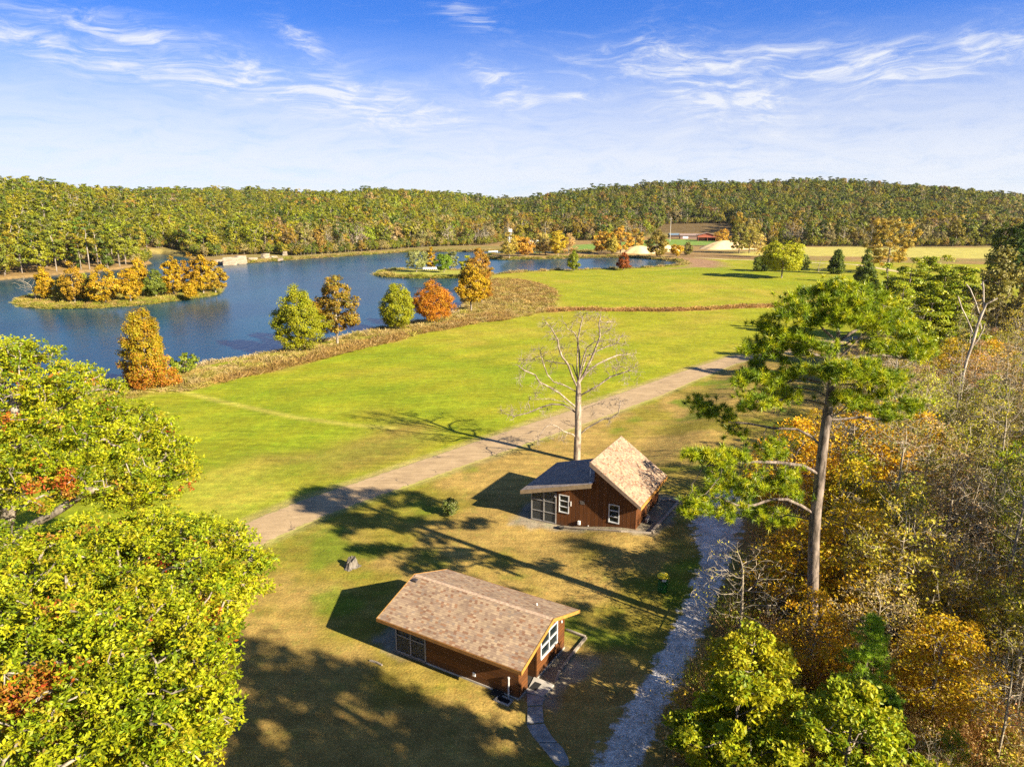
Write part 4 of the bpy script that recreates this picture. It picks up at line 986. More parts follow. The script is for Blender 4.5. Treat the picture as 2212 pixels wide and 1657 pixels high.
col = np.repeat(np.repeat(pc, nb, 0)*rg.normal(1, .2, (n, 1)), 3, 0)
link('needle_crown', mesh_np('needle_crown', V, [np.arange(n*3).reshape(n, 3)], [M_NEEDLE], col=np.clip(col, .004, 1)), e)
# dry pale twigs below the lowest limbs
# ---- the leafless tree
Z6 = lambda X, Y: (1044.6 + X*.2225, 645.2 + Y*.2225)
rg = np.random.default_rng(8); bb = np.array(g3(1247, 996))
limbsB = [([(915, 1370), (870, 1320), (780, 1290), (710, 1240), (650, 1220), (600, 1250), (540, 1330), (520, 1400)], -1.2), ([(940, 1330), (1000, 1260), (1080, 1215), (1160, 1170), (1240, 1160), (1310, 1110), (1330, 1000), (1400, 980)], -1.),
  ([(905, 1120), (850, 1070), (770, 1030), (660, 1025), (560, 1055), (430, 1110), (300, 1140), (180, 1110)], 1.), ([(905, 1080), (830, 1000), (740, 920), (640, 860), (540, 810), (500, 740), (400, 700), (320, 640)], -1.4),
  ([(900, 930), (840, 870), (760, 830), (680, 810), (620, 740), (590, 660), (555, 540), (540, 480)], .9), ([(905, 900), (870, 780), (820, 640), (760, 560), (730, 480), (720, 400), (650, 280), (590, 210)], -.9), 
  ([(920, 850), (905, 700), (910, 560), (915, 400), (880, 330), (810, 290)], .8), ([(925, 840), (935, 700), (930, 540), (915, 400), (940, 280), (970, 150)], -.6), ([(930, 830), (980, 720), (1040, 600), (1090, 480), (1130, 370), (1120, 250), (1140, 160)], .6),
  ([(932, 820), (1000, 720), (1100, 640), (1200, 590), (1300, 550), (1420, 540)], 1.5), ([(950, 950), (1030, 890), (1120, 840), (1230, 760), (1320, 730), (1420, 700), (1520, 715)], -.8), ([(940, 1110), (1000, 1060), (1080, 1030), (1160, 1015), (1240, 1080), (1290, 1140)], 1.),
  ([(905, 1250), (830, 1230), (770, 1200), (830, 1180)], 1.4), ([(905, 1100), (780, 1000), (600, 970), (500, 980)], -1.9), ([(930, 760), (960, 600), (1000, 480), (1080, 420), (1200, 400)], -1.8), ([(900, 760), (860, 640), (700, 620), (600, 600)], 1.9), ([(920, 700), (1000, 560), (1160, 480), (1280, 440)], 2.1)]
padsB = [(520, 1380, 60, 60, -1.2, 16), (700, 1330, 90, 60, -.8, 14), (790, 1350, 60, 60, -.9, 8), (1330, 1010, 110, 60, -1, 24), (1180, 1010, 80, 60, -.6, 10), (1250, 1180, 60, 60, -1, 9), (250, 1120, 110, 60, 1, 20), (400, 1050, 90, 70, 1, 10), (600, 1100, 90, 70, .6, 10),
  (400, 620, 110, 90, -1.4, 26), (450, 540, 90, 70, -1, 12), (560, 560, 110, 110, .9, 26), (520, 900, 80, 70, -1.9, 12), (620, 250, 90, 90, -.9, 24), (700, 380, 110, 110, -.8, 22), (640, 330, 80, 60, -.9, 8), (820, 260, 90, 80, .8, 20), (780, 480, 110, 110, .5, 18), (960, 180, 100, 80, -.6, 26), (900, 350, 110, 110, 0, 20), (1000, 420, 110, 110, -.8, 22),
  (1130, 190, 90, 80, .6, 22), (1230, 260, 100, 100, .6, 24), (1180, 400, 110, 110, .2, 24), (1300, 400, 110, 90, 1.8, 22), (1380, 540, 110, 80, 1.5, 26), (1280, 620, 100, 80, 1, 16), (1430, 690, 100, 70, -.8, 22), (1240, 680, 90, 60, -.6, 12), (1420, 820, 90, 50, -.8, 12), (1060, 870, 90, 60, -.7, 10), (1020, 560, 100, 110, .2, 14), (670, 650, 100, 90, 1.7, 14), (1080, 720, 100, 80, 0, 10), (360, 780, 60, 60, -1.3, 6), (700, 880, 80, 60, -1, 7), (1060, 1130, 60, 40, .8, 5), (1130, 300, 60, 60, .6, 8)]
N, P, R, ch, att = hero('bare_tree', bb, '', '', limbsB, Z6, bb[1], padsB, rg, [(905, 1580), (912, 1400), (918, 1250), (918, 1100), (920, 950), (922, 850), (920, 800)], .34, step=.30, kill=.22, iters=40, rmin=.011, p=.56, up=.15)
# fine twigs at the ends
tp_ = np.where(R < .04)[0]; tp_ = tp_[rg.random(len(tp_)) < .85]
nd, pr = list(N), list(P)
for i in tp_:
    for _ in range(3):
        d = unit(unit(N[i]-N[P[i]]) + rg.normal(0, .65, 3) + [0, 0, .15]); q_ = N[i]; pi_ = i
        for s_ in range(3):
            q_ = q_ + d*rg.uniform(.10, .22); d = unit(d + rg.normal(0, .3, 3)); nd.append(q_); pr.append(pi_); pi_ = len(nd)-1
N2, P2_ = np.array(nd), np.array(pr); R2 = np.concatenate([R, np.full(len(N2)-len(N), .0085)])
LV, LF = limb_geo(N2, P2_, R2, 7)
e = empty('leafless_tree', tuple(bb), 'large leafless tree with pale spreading limbs behind the far cabin', 'bare tree')
link('trunk', mesh_np('trunk', LV, [LF], [bark_mat('tan_grey_bark', (.14, .11, .08), (.42, .34, .26), 4)], smooth=True), e)  # this tree's own pale tan-grey bark colour

# ---- the two big oaks on the left
def oak(name, base, cr, cc, label, seed, leaves, dens, limbs, lsize=.2, reds=(), r0=.4):
    rg = np.random.default_rng(seed); base = np.array(base, float)
    att = []
    for (x, y, z, rx, ry, rz_) in cr:
        n = int(dens*(rx*ry*rz_)**(2/3)); q_ = unit(rg.normal(0, 1, (n, 3)))*(rg.uniform(.35, 1, n)**.5)[:, None]*np.array([rx, ry, rz_])
        att += list(np.array([x, y, z]) + q_)
    att = np.array(att) - base; att = att[att[:, 2] > 1.2]
    nodes = [np.zeros(3)]; par = [0]
    for li in limbs:
        i0 = int(np.argmin([np.linalg.norm(n_-(np.array(li[0])-base)) for n_ in nodes]))
        polyline_nodes(nodes, par, [np.array(p_)-base for p_ in li[1:]], i0, .4)
    N, P = colonize(att, nodes, par, .42, .45, 70, .05, .22, rg)
    R, ch, cnt = radii(N, P, r0, .014, .46)
    LV, LF = limb_geo(N, P, R, 8)
    e = empty(name, tuple(base), label, 'oak tree')
    link('trunk', mesh_np('trunk', LV, [LF], [M_BARKW], smooth=True), e)
    tips = np.vstack([N[ch == 0], att, N[(R < .05) & (rg.random(len(N)) < .3)]])
    tc = pick(OAK, len(tips), rg, [.2, .24, .18, .18, .1, .1])*rg.normal(1, .15, (len(tips), 1))
    for (rx, ry, rz_, rr) in reds:
        dd = np.linalg.norm(tips+base-np.array([rx, ry, rz_]), axis=1); m_ = dd < rr*rg.uniform(.5, 1.2, len(tips)); tc[m_] = pick(OAKR, m_.sum(), rg)
    rnd = rg.random(len(tips)) < .018; tc[rnd] = pick(OAKR, rnd.sum(), rg)
    # sprays: small rosettes of pointed leaves round twig ends
    ns = leaves//6; ti = rg.integers(0, len(tips), ns)
    sc = tips[ti] + unit(rg.normal(0, 1, (ns, 3)))*(rg.random(ns)**.5)[:, None]*np.array([.5, .5, .30]); sc[:, 2] = np.maximum(sc[:, 2], .8)
    C = np.repeat(sc, 6, 0); d = unit(rg.normal(0, 1, (ns*6, 3))*[1, 1, .55] + [0, 0, .1])
    s_ = lsize*rg.uniform(.6, 1.2, ns*6); C = C + d*(s_*.5)[:, None]
    V, F = leaf_geo(C, s_, rg, .42, .5, dirs=d)
    col = np.repeat(tc[ti], 6, 0)*rg.normal(1, .16, (ns*6, 1)); own = rg.random(ns*6) < .4; col[own] = .5*col[own] + .5*pick(OAK, own.sum(), rg, [.2, .24, .18, .18, .1, .1])
    link('crown', mesh_np('crown', V, [F], [M_LEAF], col=np.repeat(np.clip(col, .004, 1), 4, 0)), e)
    return e
ob = (-21.5, 20.5, 0); oa = (-27.5, 34.5, 0)
def onr(u, v, dep):      # point of a pixel's ray at a given horizontal depth
    return tuple(on_plane(u, v, dep))
crB = []
for u, v, y, rx, ry, rz_ in [(60, 1300, 24, 3.6, 3.2, 2.2), (200, 1240, 26, 3.2, 3, 1.6), (340, 1190, 27, 2.6, 2.6, 1.7), (420, 1230, 26, 2.6, 2.6, 1.9), (500, 1255, 26, 1.7, 1.8, 1.2), (380, 1310, 23, 2.6, 2.6, 1.9), (250, 1380, 21, 3, 2.8, 2.0), (90, 1440, 20, 3, 2.8, 2.0),
        (350, 1440, 19.5, 2.3, 2.4, 1.7), (220, 1530, 18, 2.4, 2.4, 1.6), (390, 1560, 17.5, 1.7, 2.0, 1.5), (60, 1600, 17, 2.4, 2.2, 1.5), (330, 1650, 16, 1.7, 1.8, 1.2), (180, 1690, 15.5, 2, 2, 1.2), (430, 1500, 19, 1.2, 1.5, 1.0), (-80, 1400, 22, 4, 3.5, 3),
        (30, 1200, 28, 2.4, 2.4, 1.2), (180, 1170, 28, 2.2, 2.2, 1.0), (310, 1150, 28.5, 1.8, 1.8, .9), (440, 1180, 29, 1.6, 1.6, 1.0)]:
    p_ = onr(u, v, y); crB.append((*p_, rx, ry, rz_))
redB = [(*onr(450, 1370, 22.3), 1.0), (*onr(60, 1480, 17.8), 1.1), (*onr(40, 1510, 17.6), .8), (*onr(250, 1630, 14.8), .5), (*onr(160, 1640, 15), .5), (*onr(370, 1475, 17.2), .5), (*onr(230, 1200, 23.8), .5), (*onr(150, 1420, 18), .6)]
lB = [[ob, onr(-60, 1560, 20.5), onr(60, 1440, 21), onr(250, 1330, 24)], [onr(-60, 1560, 20.5), onr(-40, 1350, 21), onr(60, 1260, 25)], [onr(60, 1440, 21), onr(220, 1440, 20), onr(330, 1470, 19)], [onr(250, 1330, 24), onr(380, 1270, 25.5)]]
oak('red_oak', ob, crB, None, 'huge yellow-green oak filling the lower left corner, with scattered red leaf sprays', 31, 220000, 20, lB, .165, redB, .42)
crA = []
for u, v, y, rx, ry, rz_ in [(40, 800, 38, 2.3, 2.6, 1.9), (-40, 850, 38, 3.5, 3, 3), (60, 880, 36, 2.6, 2.6, 2.2), (180, 860, 37, 1.9, 2.2, 1.7), (165, 820, 38, 1.2, 1.4, 1.1), (90, 960, 34, 2.8, 2.6, 2.0), (220, 940, 36, 2.4, 2.6, 1.8), (300, 930, 38, 1.9, 2, 1.6), (350, 960, 37, 1.5, 1.8, 1.5),
        (340, 1020, 35, 2, 2.2, 1.5), (230, 1030, 33, 2.4, 2.4, 1.5), (100, 1050, 32, 1.6, 2, 1.2), (390, 1010, 36, 1.0, 1.4, 1.0), (280, 1060, 36, 2, 2, 1.0), (-60, 1000, 34, 3, 3, 3), (20, 770, 40, 1.5, 1.6, 1.1)]:
    p_ = onr(u, v, y); crA.append((*p_, rx, ry, rz_))
redA = [(*onr(80, 1045, 30.4), 1.1), (*onr(130, 1040, 31), .9), (*onr(240, 1075, 34), .7), (*onr(265, 1030, 31), .6), (*onr(5, 900, 33), .7), (*onr(260, 980, 33), .4)]
lA = [[oa, onr(5, 1170, 34.5), onr(22, 1090, 34.5), onr(35, 930, 35.5), onr(30, 850, 36.5)], [onr(22, 1090, 34.5), onr(70, 1040, 34), onr(110, 1000, 34.5), onr(200, 960, 35.5)], [onr(5, 1170, 34.5), onr(130, 1100, 33.5), onr(190, 1060, 33.6), onr(270, 1050, 34.5), onr(330, 1020, 35.5)], [onr(30, 950, 35), onr(130, 880, 36.5)]]
oak('pin_oak', oa, crA, None, 'yellow-green oak standing behind the largest oak, its pale forked trunk showing at the left edge', 37, 130000, 23, lA, .175, redA, .40)

# ---- lakeshore and island trees
SHORE_N = 0
def px_tree(name, u, vb, vt, wpx, prof, pal, label, cat, seed, z0f=.12, z=None, leaves=5000, ls=.30, bark=None, wts=None, clumps=90, spread=.6, group=None, wf=1.0, lowpal=None, shell=.5, r0=None, squash=.7, flat=.35, wob=.3, tz=None, crown='crown', lean=(0, 0), aspect=.6, bright=None):
    b = np.array(g3(u, vb)) if z is None else G0(u, vb, z)
    d = px_dir(u, vt); hgt = b[1]/d[1]*d[2] + H - b[2]; dist = b[1]*math.cos(PITCH) + (H-b[2])*math.sin(PITCH); R_ = wpx*dist/FPX/2*1.04
    if bright: pal = np.minimum(np.array(pal)*bright, [.58, .5, .3])
    if leaves > 8000: leaves = int(leaves*1.45); ls *= .84; clumps = int(clumps*1.5)
    g = tree_geo(seed, hgt, R_*.92, hgt*z0f, prof, pal, wts, clumps, leaves, ls, spread, r0 or hgt*.018+.03, max(.3, hgt/26), max(.35, hgt/22), 6, shell, flat, aspect, lowpal=lowpal, squash=squash, wob=wob, topz=(hgt*tz if tz else None), lean=lean, outk=1.0)
    return make_tree(name, g, tuple(b), label, cat, M_LEAF, bark or M_BARK, group)
px_tree('bald_cypress', 322, 838, 668, 104, lambda t: (1-t**2.2)**.6*min(1, .8+t), [(.34, .27, .010), (.40, .31, .015), (.28, .25, .012), (.40, .20, .012)], 'tall golden cypress turning orange at its skirt, on the near bank', 'cypress tree', 51, .04, leaves=26000, ls=.26, lowpal=[(.46, .19, .02), (.42, .14, .02), (.46, .26, .03)], clumps=190, spread=.75, shell=.55, squash=.8, wob=.45, tz=.85)
px_tree('young_sycamore', 398, 806, 765, 54, round_p, [(.19, .24, .02), (.13, .19, .015), (.30, .33, .03)], 'small round green sapling right of the golden cypress', 'sapling', 52, .08, leaves=1600, ls=.34, clumps=45, spread=.45)
px_tree('bald_cypress', 648, 758, 614, 110, egg_p, CYPG, 'broad yellow-green cypress at the water, left of the mottled sycamore', 'cypress tree', 53, .10, leaves=24000, ls=.28, clumps=180, spread=.8, bark=M_BARK, wob=.3, tz=.85)
px_tree('sycamore', 729, 744, 594, 104, egg_p, [(.32, .20, .015), (.26, .17, .02), (.38, .26, .02), (.20, .20, .03), (.24, .11, .015)], 'open sycamore with brown-gold leaves and pale limbs, right of the broad green cypress', 'sycamore tree', 54, .2, leaves=9000, ls=.40, bark=M_BARKW, clumps=130, spread=.75, tz=.8)
px_tree('bald_cypress', 861, 713, 614, 78, egg_p, CYPG, 'compact green cypress just left of the orange one', 'cypress tree', 55, .10, leaves=20000, ls=.28, clumps=150, spread=.85, wob=.2, tz=.85)
px_tree('bald_cypress', 938, 699, 604, 86, egg_p, CYPO, 'rounded bright orange cypress on the near bank', 'cypress tree', 56, .14, leaves=20000, ls=.28, clumps=150, spread=.85, bark=M_BARKD, wob=.3, tz=.85)
px_tree('sycamore', 1018, 672, 570, 66, egg_p, GOLD, 'golden sycamore with a pale trunk at the bend of the shore', 'sycamore tree', 57, .22, leaves=9000, ls=.42, bark=M_BARKW, clumps=110, spread=.8)
px_tree('bald_cypress', 1040, 655, 572, 44, egg_p, [(.28, .22, .012), (.36, .22, .02), (.42, .16, .02)], 'slim olive-gold cypress tucked against the golden sycamore', 'cypress tree', 58, .1, leaves=9000, ls=.32, clumps=90, spread=.8)
px_tree('sycamore', 1032, 628, 536, 66, egg_p, RUST, 'rust-brown sycamore rising behind the golden one at the shore bend', 'sycamore tree', 59, .2, leaves=10000, ls=.42, bark=M_BARKW, clumps=110, spread=.85)
px_tree('shrub', 1006, 598, 552, 28, round_p, CYPG, 'green sapling peeping out left of the rust-brown sycamore', 'sapling', 60, .2, leaves=1500, ls=.5, clumps=30)
px_tree('bald_cypress', 1238, 586, 540, 32, cone_p, [(.20, .25, .012), (.27, .29, .015)], 'small green cone-shaped cypress on the pond bank', 'cypress tree', 61, .12, leaves=6000, ls=.38, clumps=80, spread=.7, wob=.35, tz=.9)
px_tree('bald_cypress', 1347, 584, 546, 40, cone_p, [(.30, .08, .012), (.36, .12, .02), (.24, .07, .015)], 'small wide rust-red cypress on the pond bank', 'cypress tree', 62, .12, leaves=6000, ls=.38, clumps=80, spread=.7, wob=.35, tz=.9)
px_tree('maple', 1688, 601, 522, 88, spread_p, [(.40, .41, .012), (.32, .36, .012), (.48, .44, .02)], 'lone round bright green maple in the open meadow', 'maple tree', 63, .26, leaves=16000, ls=.6, clumps=120, spread=1.6, bark=M_BARKW, shell=.6, squash=.6, tz=.5)
px_tree('sycamore', 1461, 556, 530, 28, round_p, GOLD, 'little gold-green tree at the tip of the pond', 'tree', 64, .15, leaves=2600, ls=.6, clumps=40, spread=1.)
px_tree('sycamore', 1486, 551, 524, 20, egg_p, [(.20, .19, .04), (.25, .22, .05)], 'small dull olive tree right of the little gold-green one', 'tree', 65, .1, leaves=2200, ls=.6, clumps=40, spread=1.)
px_tree('sycamore', 1418, 556, 496, 42, egg_p, [(.27, .21, .03), (.21, .19, .03), (.32, .22, .03)], 'tall olive-gold sycamore leaning over the pond end', 'sycamore tree', 66, .08, leaves=7000, ls=.6, clumps=110, spread=1.3)
# small island
px_tree('willow', 900, 588, 541, 48, spread_p, GREY, 'grey-green willow at the left end of the small lawn island', 'willow tree', 70, .22, z=0, leaves=5500, ls=.42, clumps=90, bark=M_BARKW, spread=1.0)
px_tree('sycamore', 932, 582, 534, 28, egg_p, GOLD, 'slender golden tree in the middle of the small lawn island', 'tree', 71, .12, z=0, leaves=4500, ls=.45, clumps=70)
px_tree('bald_cypress', 959, 589, 550, 38, round_p, [(.15, .25, .012), (.21, .30, .015)], 'dense fresh green round tree on the small lawn island', 'tree', 72, .15, z=0, leaves=7000, ls=.36, clumps=90, spread=.8)
px_tree('willow', 975, 583, 544, 36, spread_p, GREY, 'grey-green willow behind the dense fresh green tree', 'willow tree', 73, .2, z=0, leaves=4000, ls=.42, clumps=70)
# big island
for i, (u, vb, vt, w_, pal_, lab, nm, cat_) in enumerate([
    (100, 648, 578, 34, GOLD, 'narrow gold tree beside the bare tree at the left end of the big island', 'sycamore', 'sycamore tree'), (162, 655, 565, 52, [(.44, .29, .02), (.38, .22, .02)], 'broad light gold sycamore, second from the left on the big island', 'sycamore', 'sycamore tree'),
    (190, 652, 592, 36, [(.30, .27, .02), (.22, .24, .02)], 'yellow-green sapling between the broad gold sycamores of the big island', 'sapling', 'sapling'), (228, 656, 572, 66, GOLD, 'largest dense gold sycamore in the left half of the big island', 'sycamore', 'sycamore tree'),
    (283, 652, 580, 38, GOLD, 'slim gold tree at the middle of the big island', 'sycamore', 'sycamore tree'), (306, 638, 556, 44, GOLD, 'tall gold tree at the back of the big island, middle', 'sycamore', 'sycamore tree'),
    (337, 643, 582, 56, [(.14, .18, .02), (.22, .24, .03), (.10, .14, .015)], 'dark green bushy tree in the right half of the big island', 'willow', 'willow tree'), (376, 640, 554, 44, GOLD, 'tall narrow gold tree right of the dark green bushy one', 'sycamore', 'sycamore tree'),
    (415, 633, 548, 60, [(.42, .26, .015), (.36, .20, .015)], 'widest orange-gold crown near the right end of the big island', 'sycamore', 'sycamore tree'), (440, 634, 552, 44, GOLD, 'gold tree crowding the widest orange-gold crown', 'sycamore', 'sycamore tree'), (466, 632, 562, 42, [(.42, .26, .015), (.40, .30, .03)], 'gold tree at the right tip of the big island', 'sycamore', 'sycamore tree'),
    (135, 650, 600, 28, [(.30, .27, .03), (.36, .26, .03)], 'small dull gold sapling between the two leftmost gold trees', 'sapling', 'sapling'), (412, 644, 612, 22, GOLD, 'low gold bush at the waterside under the widest crown', 'bush', 'bush')]):
    px_tree(nm, u, vb, vt, w_, egg_p, pal_, lab, cat_, 80+i, .12, z=0, leaves=6500 if w_ > 30 else 2500, ls=.42, clumps=95, bark=M_BARKW, spread=.8, wob=.45)
px_tree('bare_tree', 78, 648, 596, 50, spread_p, TAN, 'leaning leafless tree at the left tip of the big island', 'bare tree', 95, .25, z=0, leaves=0, clumps=160, bark=M_TWIG, lean=(-2.0, 0))

# ---- trees between the pond and the far field
for i, (u, vb, vt, w_, pr_, pal_, lab, nm, cat_, lv, bk) in enumerate([
    (1100, 558, 502, 40, egg_p, [(.26, .22, .04), (.33, .24, .03)], 'olive-gold tree on the spit, leftmost, in front of the white tower', 'sycamore', 'sycamore tree', 2600, M_BARKW),
    (1119, 554, 510, 38, egg_p, [(.42, .26, .02), (.36, .22, .02)], 'bright gold tree, second on the spit', 'sycamore', 'sycamore tree', 3200, M_BARKW),
    (1136, 554, 514, 34, egg_p, [(.40, .22, .03), (.34, .20, .03)], 'orange-gold tree, third on the spit', 'sycamore', 'sycamore tree', 2600, M_BARKW),
    (1166, 550, 504, 34, egg_p, TAN, 'thin brownish tree right of the white trailer', 'sycamore', 'sycamore tree', 1800, M_BARKD),
    (1178, 551, 505, 34, egg_p, TAN, 'thin tan tree crowding the densest gold one on the spit', 'sycamore', 'sycamore tree', 1800, M_BARKD),
    (1205, 553, 500, 38, egg_p, [(.40, .30, .02), (.33, .26, .02)], 'densest yellow-gold tree on the spit', 'sycamore', 'sycamore tree', 4500, M_BARKW),
    (1228, 549, 504, 34, egg_p, [(.36, .24, .08), (.30, .20, .08)], 'sparse pinkish-tan tree right of the densest gold one', 'sycamore', 'sycamore tree', 1500, M_BARKW),
    (1300, 548, 500, 46, egg_p, RUST, 'broad rust-gold tree behind the pond, left of a pair', 'sycamore', 'sycamore tree', 3600, M_BARKD),
    (1340, 549, 488, 54, egg_p, RUST, 'tallest rust-gold tree behind the pond', 'sycamore', 'sycamore tree', 4600, M_BARKD),
    (1322, 551, 515, 30, round_p, [(.26, .22, .03), (.3, .24, .03)], 'low olive tree at the pond edge under the tallest rust-gold one', 'tree', 'tree', 2600, M_BARKD),
    (1372, 546, 494, 44, egg_p, [(.28, .22, .04), (.34, .20, .04)], 'rusty olive tree right of the tallest rust-gold one', 'sycamore', 'sycamore tree', 3600, M_BARKD),
    (1596, 548, 483, 44, egg_p, [(.17, .17, .03), (.12, .14, .02), (.24, .20, .04)], 'dark olive tree beside the right sand heap', 'tree', 'tree', 4200, M_BARKD),
    (1618, 547, 482, 46, egg_p, [(.27, .21, .04), (.22, .20, .03)], 'olive-gold tree right of the right sand heap', 'tree', 'tree', 3600, M_BARKD),
    (1560, 533, 494, 30, egg_p, RUST, 'small orange-brown tree just right of the barn', 'tree', 'tree', 1900, M_BARKD),
    (1640, 556, 505, 40, egg_p, TAN, 'sparse tan tree left of the lone maple', 'tree', 'tree', 1200, M_BARKD),
    (1916, 590, 470, 100, spread_p, [(.36, .24, .03), (.30, .22, .03), (.26, .22, .05)], 'large open sycamore with thin gold leaves above the pine grove', 'sycamore', 'sycamore tree', 8500, M_BARKW),
    (1768, 588, 556, 30, spread_p, TAN, 'small bare tree between the lone maple and the dark cedar', 'bare tree', 'bare tree', 0, M_TWIG),
    (1806, 592, 540, 34, cone_p, DARKG, 'dark ragged cedar standing alone right of the small bare tree', 'cedar', 'cedar tree', 6000, M_BARKD),
    (1646, 586, 556, 42, round_p, DARKG, 'low dark cedar clump in the shade left of the lone maple', 'cedar', 'cedar tree', 4500, M_BARKD),
    (1726, 588, 548, 34, round_p, [(.13, .15, .03), (.17, .19, .03)], 'dull green bushy tree hidden behind the lone maple', 'tree', 'tree', 3500, M_BARKD),
    (1868, 612, 540, 40, cone_p, DARKG, 'dark cedar at the left end of the pine grove', 'cedar', 'cedar tree', 6000, M_BARKD)]):
    px_tree(nm, u, vb, vt, w_, pr_, pal_, lab, cat_, 110+i, .15 if nm != 'cedar' else .02, leaves=int(lv*1.3), bright=1.45 if pal_ is not DARKG else 1., ls=.62, clumps=80 if lv else 170, bark=bk, spread=1.15, wob=.35)
px_tree('bush', 973, 1113, 1078, 33, round_p, [(.15, .20, .03), (.10, .14, .02), (.32, .33, .12)], 'small round evergreen bush alone on the lawn left of the far cabin', 'bush', 150, .05, leaves=2600, ls=.12, clumps=60, spread=.22, squash=1.)

# ------------------------------------------------------------------ pine grove and far right trees
GR = 'dense pines of the grove behind the tall pine'
for i, (u, vb, vt, w_) in enumerate([(1872, 690, 596, 50), (1900, 735, 566, 78), (1948, 745, 553, 84), (1990, 700, 552, 70), (2022, 740, 549, 84), (2062, 752, 572, 78), (2090, 775, 624, 60), (1930, 800, 610, 90), (1992, 815, 606, 100), (2046, 815, 640, 90), (1965, 850, 690, 70), (1908, 838, 640, 84), (2085, 850, 690, 80)]):
    b = np.array(g3(u, vb)); d = px_dir(u, vt); hgt = b[1]/d[1]*d[2] + H - b[2]; R_ = w_*(b[1]+4)/FPX/2
    g = tree_geo(200+i, hgt, R_*1.05, hgt*.12, lambda t: (1-t**1.8)**.6*min(1, .5+t*1.5), [(.26, .33, .010), (.33, .38, .012), (.17, .24, .010), (.40, .38, .015)], None, 130, 20000, .34, 1.0, .22, .6, .6, 6, .45, .7, .5, squash=.32, wob=.35, topz=hgt*.9, outk=.8)
    make_tree('pine_tree', g, tuple(b), 'full green pine crowded among others in the grove right of the meadow', 'pine tree', M_NEEDLE, M_BARKP, GR)
for i, (u, vb, vt, w_, pr_, pal_, lab, nm, cat_, lv, bk) in enumerate([
    (2135, 790, 530, 110, egg_p, [(.22, .21, .05), (.28, .24, .06)], 'tall open olive tree right of the pine grove', 'tree', 'tree', 6500, M_BARKD),
    (2205, 820, 560, 100, egg_p, [(.24, .20, .05), (.30, .24, .06)], 'tall open tan-olive tree at the right edge of the picture', 'tree', 'tree', 5500, M_TWIG),
    (2085, 800, 620, 70, egg_p, TAN, 'thin pale tree standing just right of the pine grove', 'bare tree', 'bare tree', 500, M_TWIG),
    (2150, 660, 478, 60, round_p, [(.10, .14, .02), (.14, .17, .02)], 'dark green tree in the gap at the far right, left one', 'tree', 'tree', 7000, M_BARKD),
    (2200, 665, 470, 66, round_p, [(.06, .10, .02), (.09, .14, .02)], 'darkest tall evergreen at the far right edge', 'pine', 'pine tree', 7000, M_BARKD),
    (2178, 640, 490, 40, round_p, [(.08, .16, .02), (.12, .20, .02)], 'bright green small pine between the two dark far right trees', 'pine', 'pine tree', 5000, M_BARKD)]):
    px_tree(nm, u, vb, vt, w_, pr_, pal_, lab, cat_, 230+i, .22, leaves=lv, ls=.5, clumps=120 if lv > 1000 else 240, bark=bk, spread=1.0, wob=.4)

# ------------------------------------------------------------------ the woods on the right
rg = np.random.default_rng(77)
PAL_GOLD = [(.60, .43, .010), (.56, .35, .010), (.62, .50, .015), (.56, .30, .012), (.46, .40, .015)]
PAL_OLIV = [(.40, .40, .03), (.50, .44, .04), (.32, .35, .02), (.52, .40, .05)]
PAL_LIME = [(.30, .36, .010), (.42, .42, .012), (.20, .27, .008), (.13, .20, .008), (.52, .44, .015)]
PAL_BRN = [(.26, .15, .06), (.34, .21, .08), (.20, .11, .05), (.36, .26, .10), (.30, .12, .05)]
def twiggy(seed, Hh, R, clumps, leaves, pal, ls=.13, spread=.5, z0=.25, r0=.09, bark=M_TWIG, prof=egg_p, extra=2, flat=.4, lean=(0, 0)):
    g = tree_geo(seed, Hh, R, Hh*z0, prof, pal, None, clumps, leaves, ls, spread, r0, .34, .28, 5, .3, flat, .55, up=.35, wob=.3, lean=lean, rmin=.009, topz=Hh*.7)
    (LV, LF), lf, tips = g
    # side twigs
    n = len(tips)*extra; r_ = np.random.default_rng(seed+1)
    a = np.repeat(tips, extra, 0); b = a + unit(r_.normal(0, 1, (n, 3)) + [0, 0, .5])*r_.uniform(.25, .7, n)[:, None]
    s_ = unit(np.cross(b-a, r_.normal(0, 1, (n, 3))))*.011
    V = np.stack([a-s_, a+s_, b], 1).reshape(-1, 3); F = np.arange(n*3).reshape(n, 3)
    return (LV, LF), lf, tips, (V, F)
def make_twiggy(name, g, loc, label, cat, bark, group=None, rz=0, sc=1.):
    (LV, LF), (V, F, col), tips, (TV, TF) = g
    e = empty(name, loc, label, cat, group, rz); e.scale = (sc, sc, sc)
    link('trunk', mesh_np('trunk', LV, [LF], [bark], smooth=True), e)
    link('twigs', mesh_np('twigs', TV, [TF], [bark]), e)
    if V is not None: link('crown', mesh_np('crown', V, [F], [M_LEAF], col=col), e)
    return e
KINDS = []
def kind_(name, cat, g, bark, w_, label, group): KINDS.append(dict(name=name, cat=cat, g=g, bark=bark, w=w_, label=label, group=group, n=0, first=None))
kind_('bare_tree', 'bare tree', twiggy(301, 9.5, 2.6, 230, 0, TAN), M_TWIG, .15, 'pale leafless slender tree deep in the right-hand woods', 'leafless saplings of the right-hand woods')
kind_('bare_tree', 'bare tree', twiggy(302, 8, 2.9, 230, 260, PAL_OLIV), M_TWIG, .16, 'nearly leafless spreading tree in the right-hand woods', 'nearly leafless trees of the right-hand woods')
kind_('thin_tree', 'tree', twiggy(303, 9, 2.5, 200, 3600, PAL_OLIV, .15), M_TWIG, .22, 'thinly leaved olive tree in the right-hand woods', 'olive trees of the right-hand woods')
kind_('gold_tree', 'tree', twiggy(304, 7, 2.4, 150, 5200, PAL_GOLD, .17, .6), M_BARK, .16, 'golden autumn tree in the right-hand woods', 'golden trees of the right-hand woods')
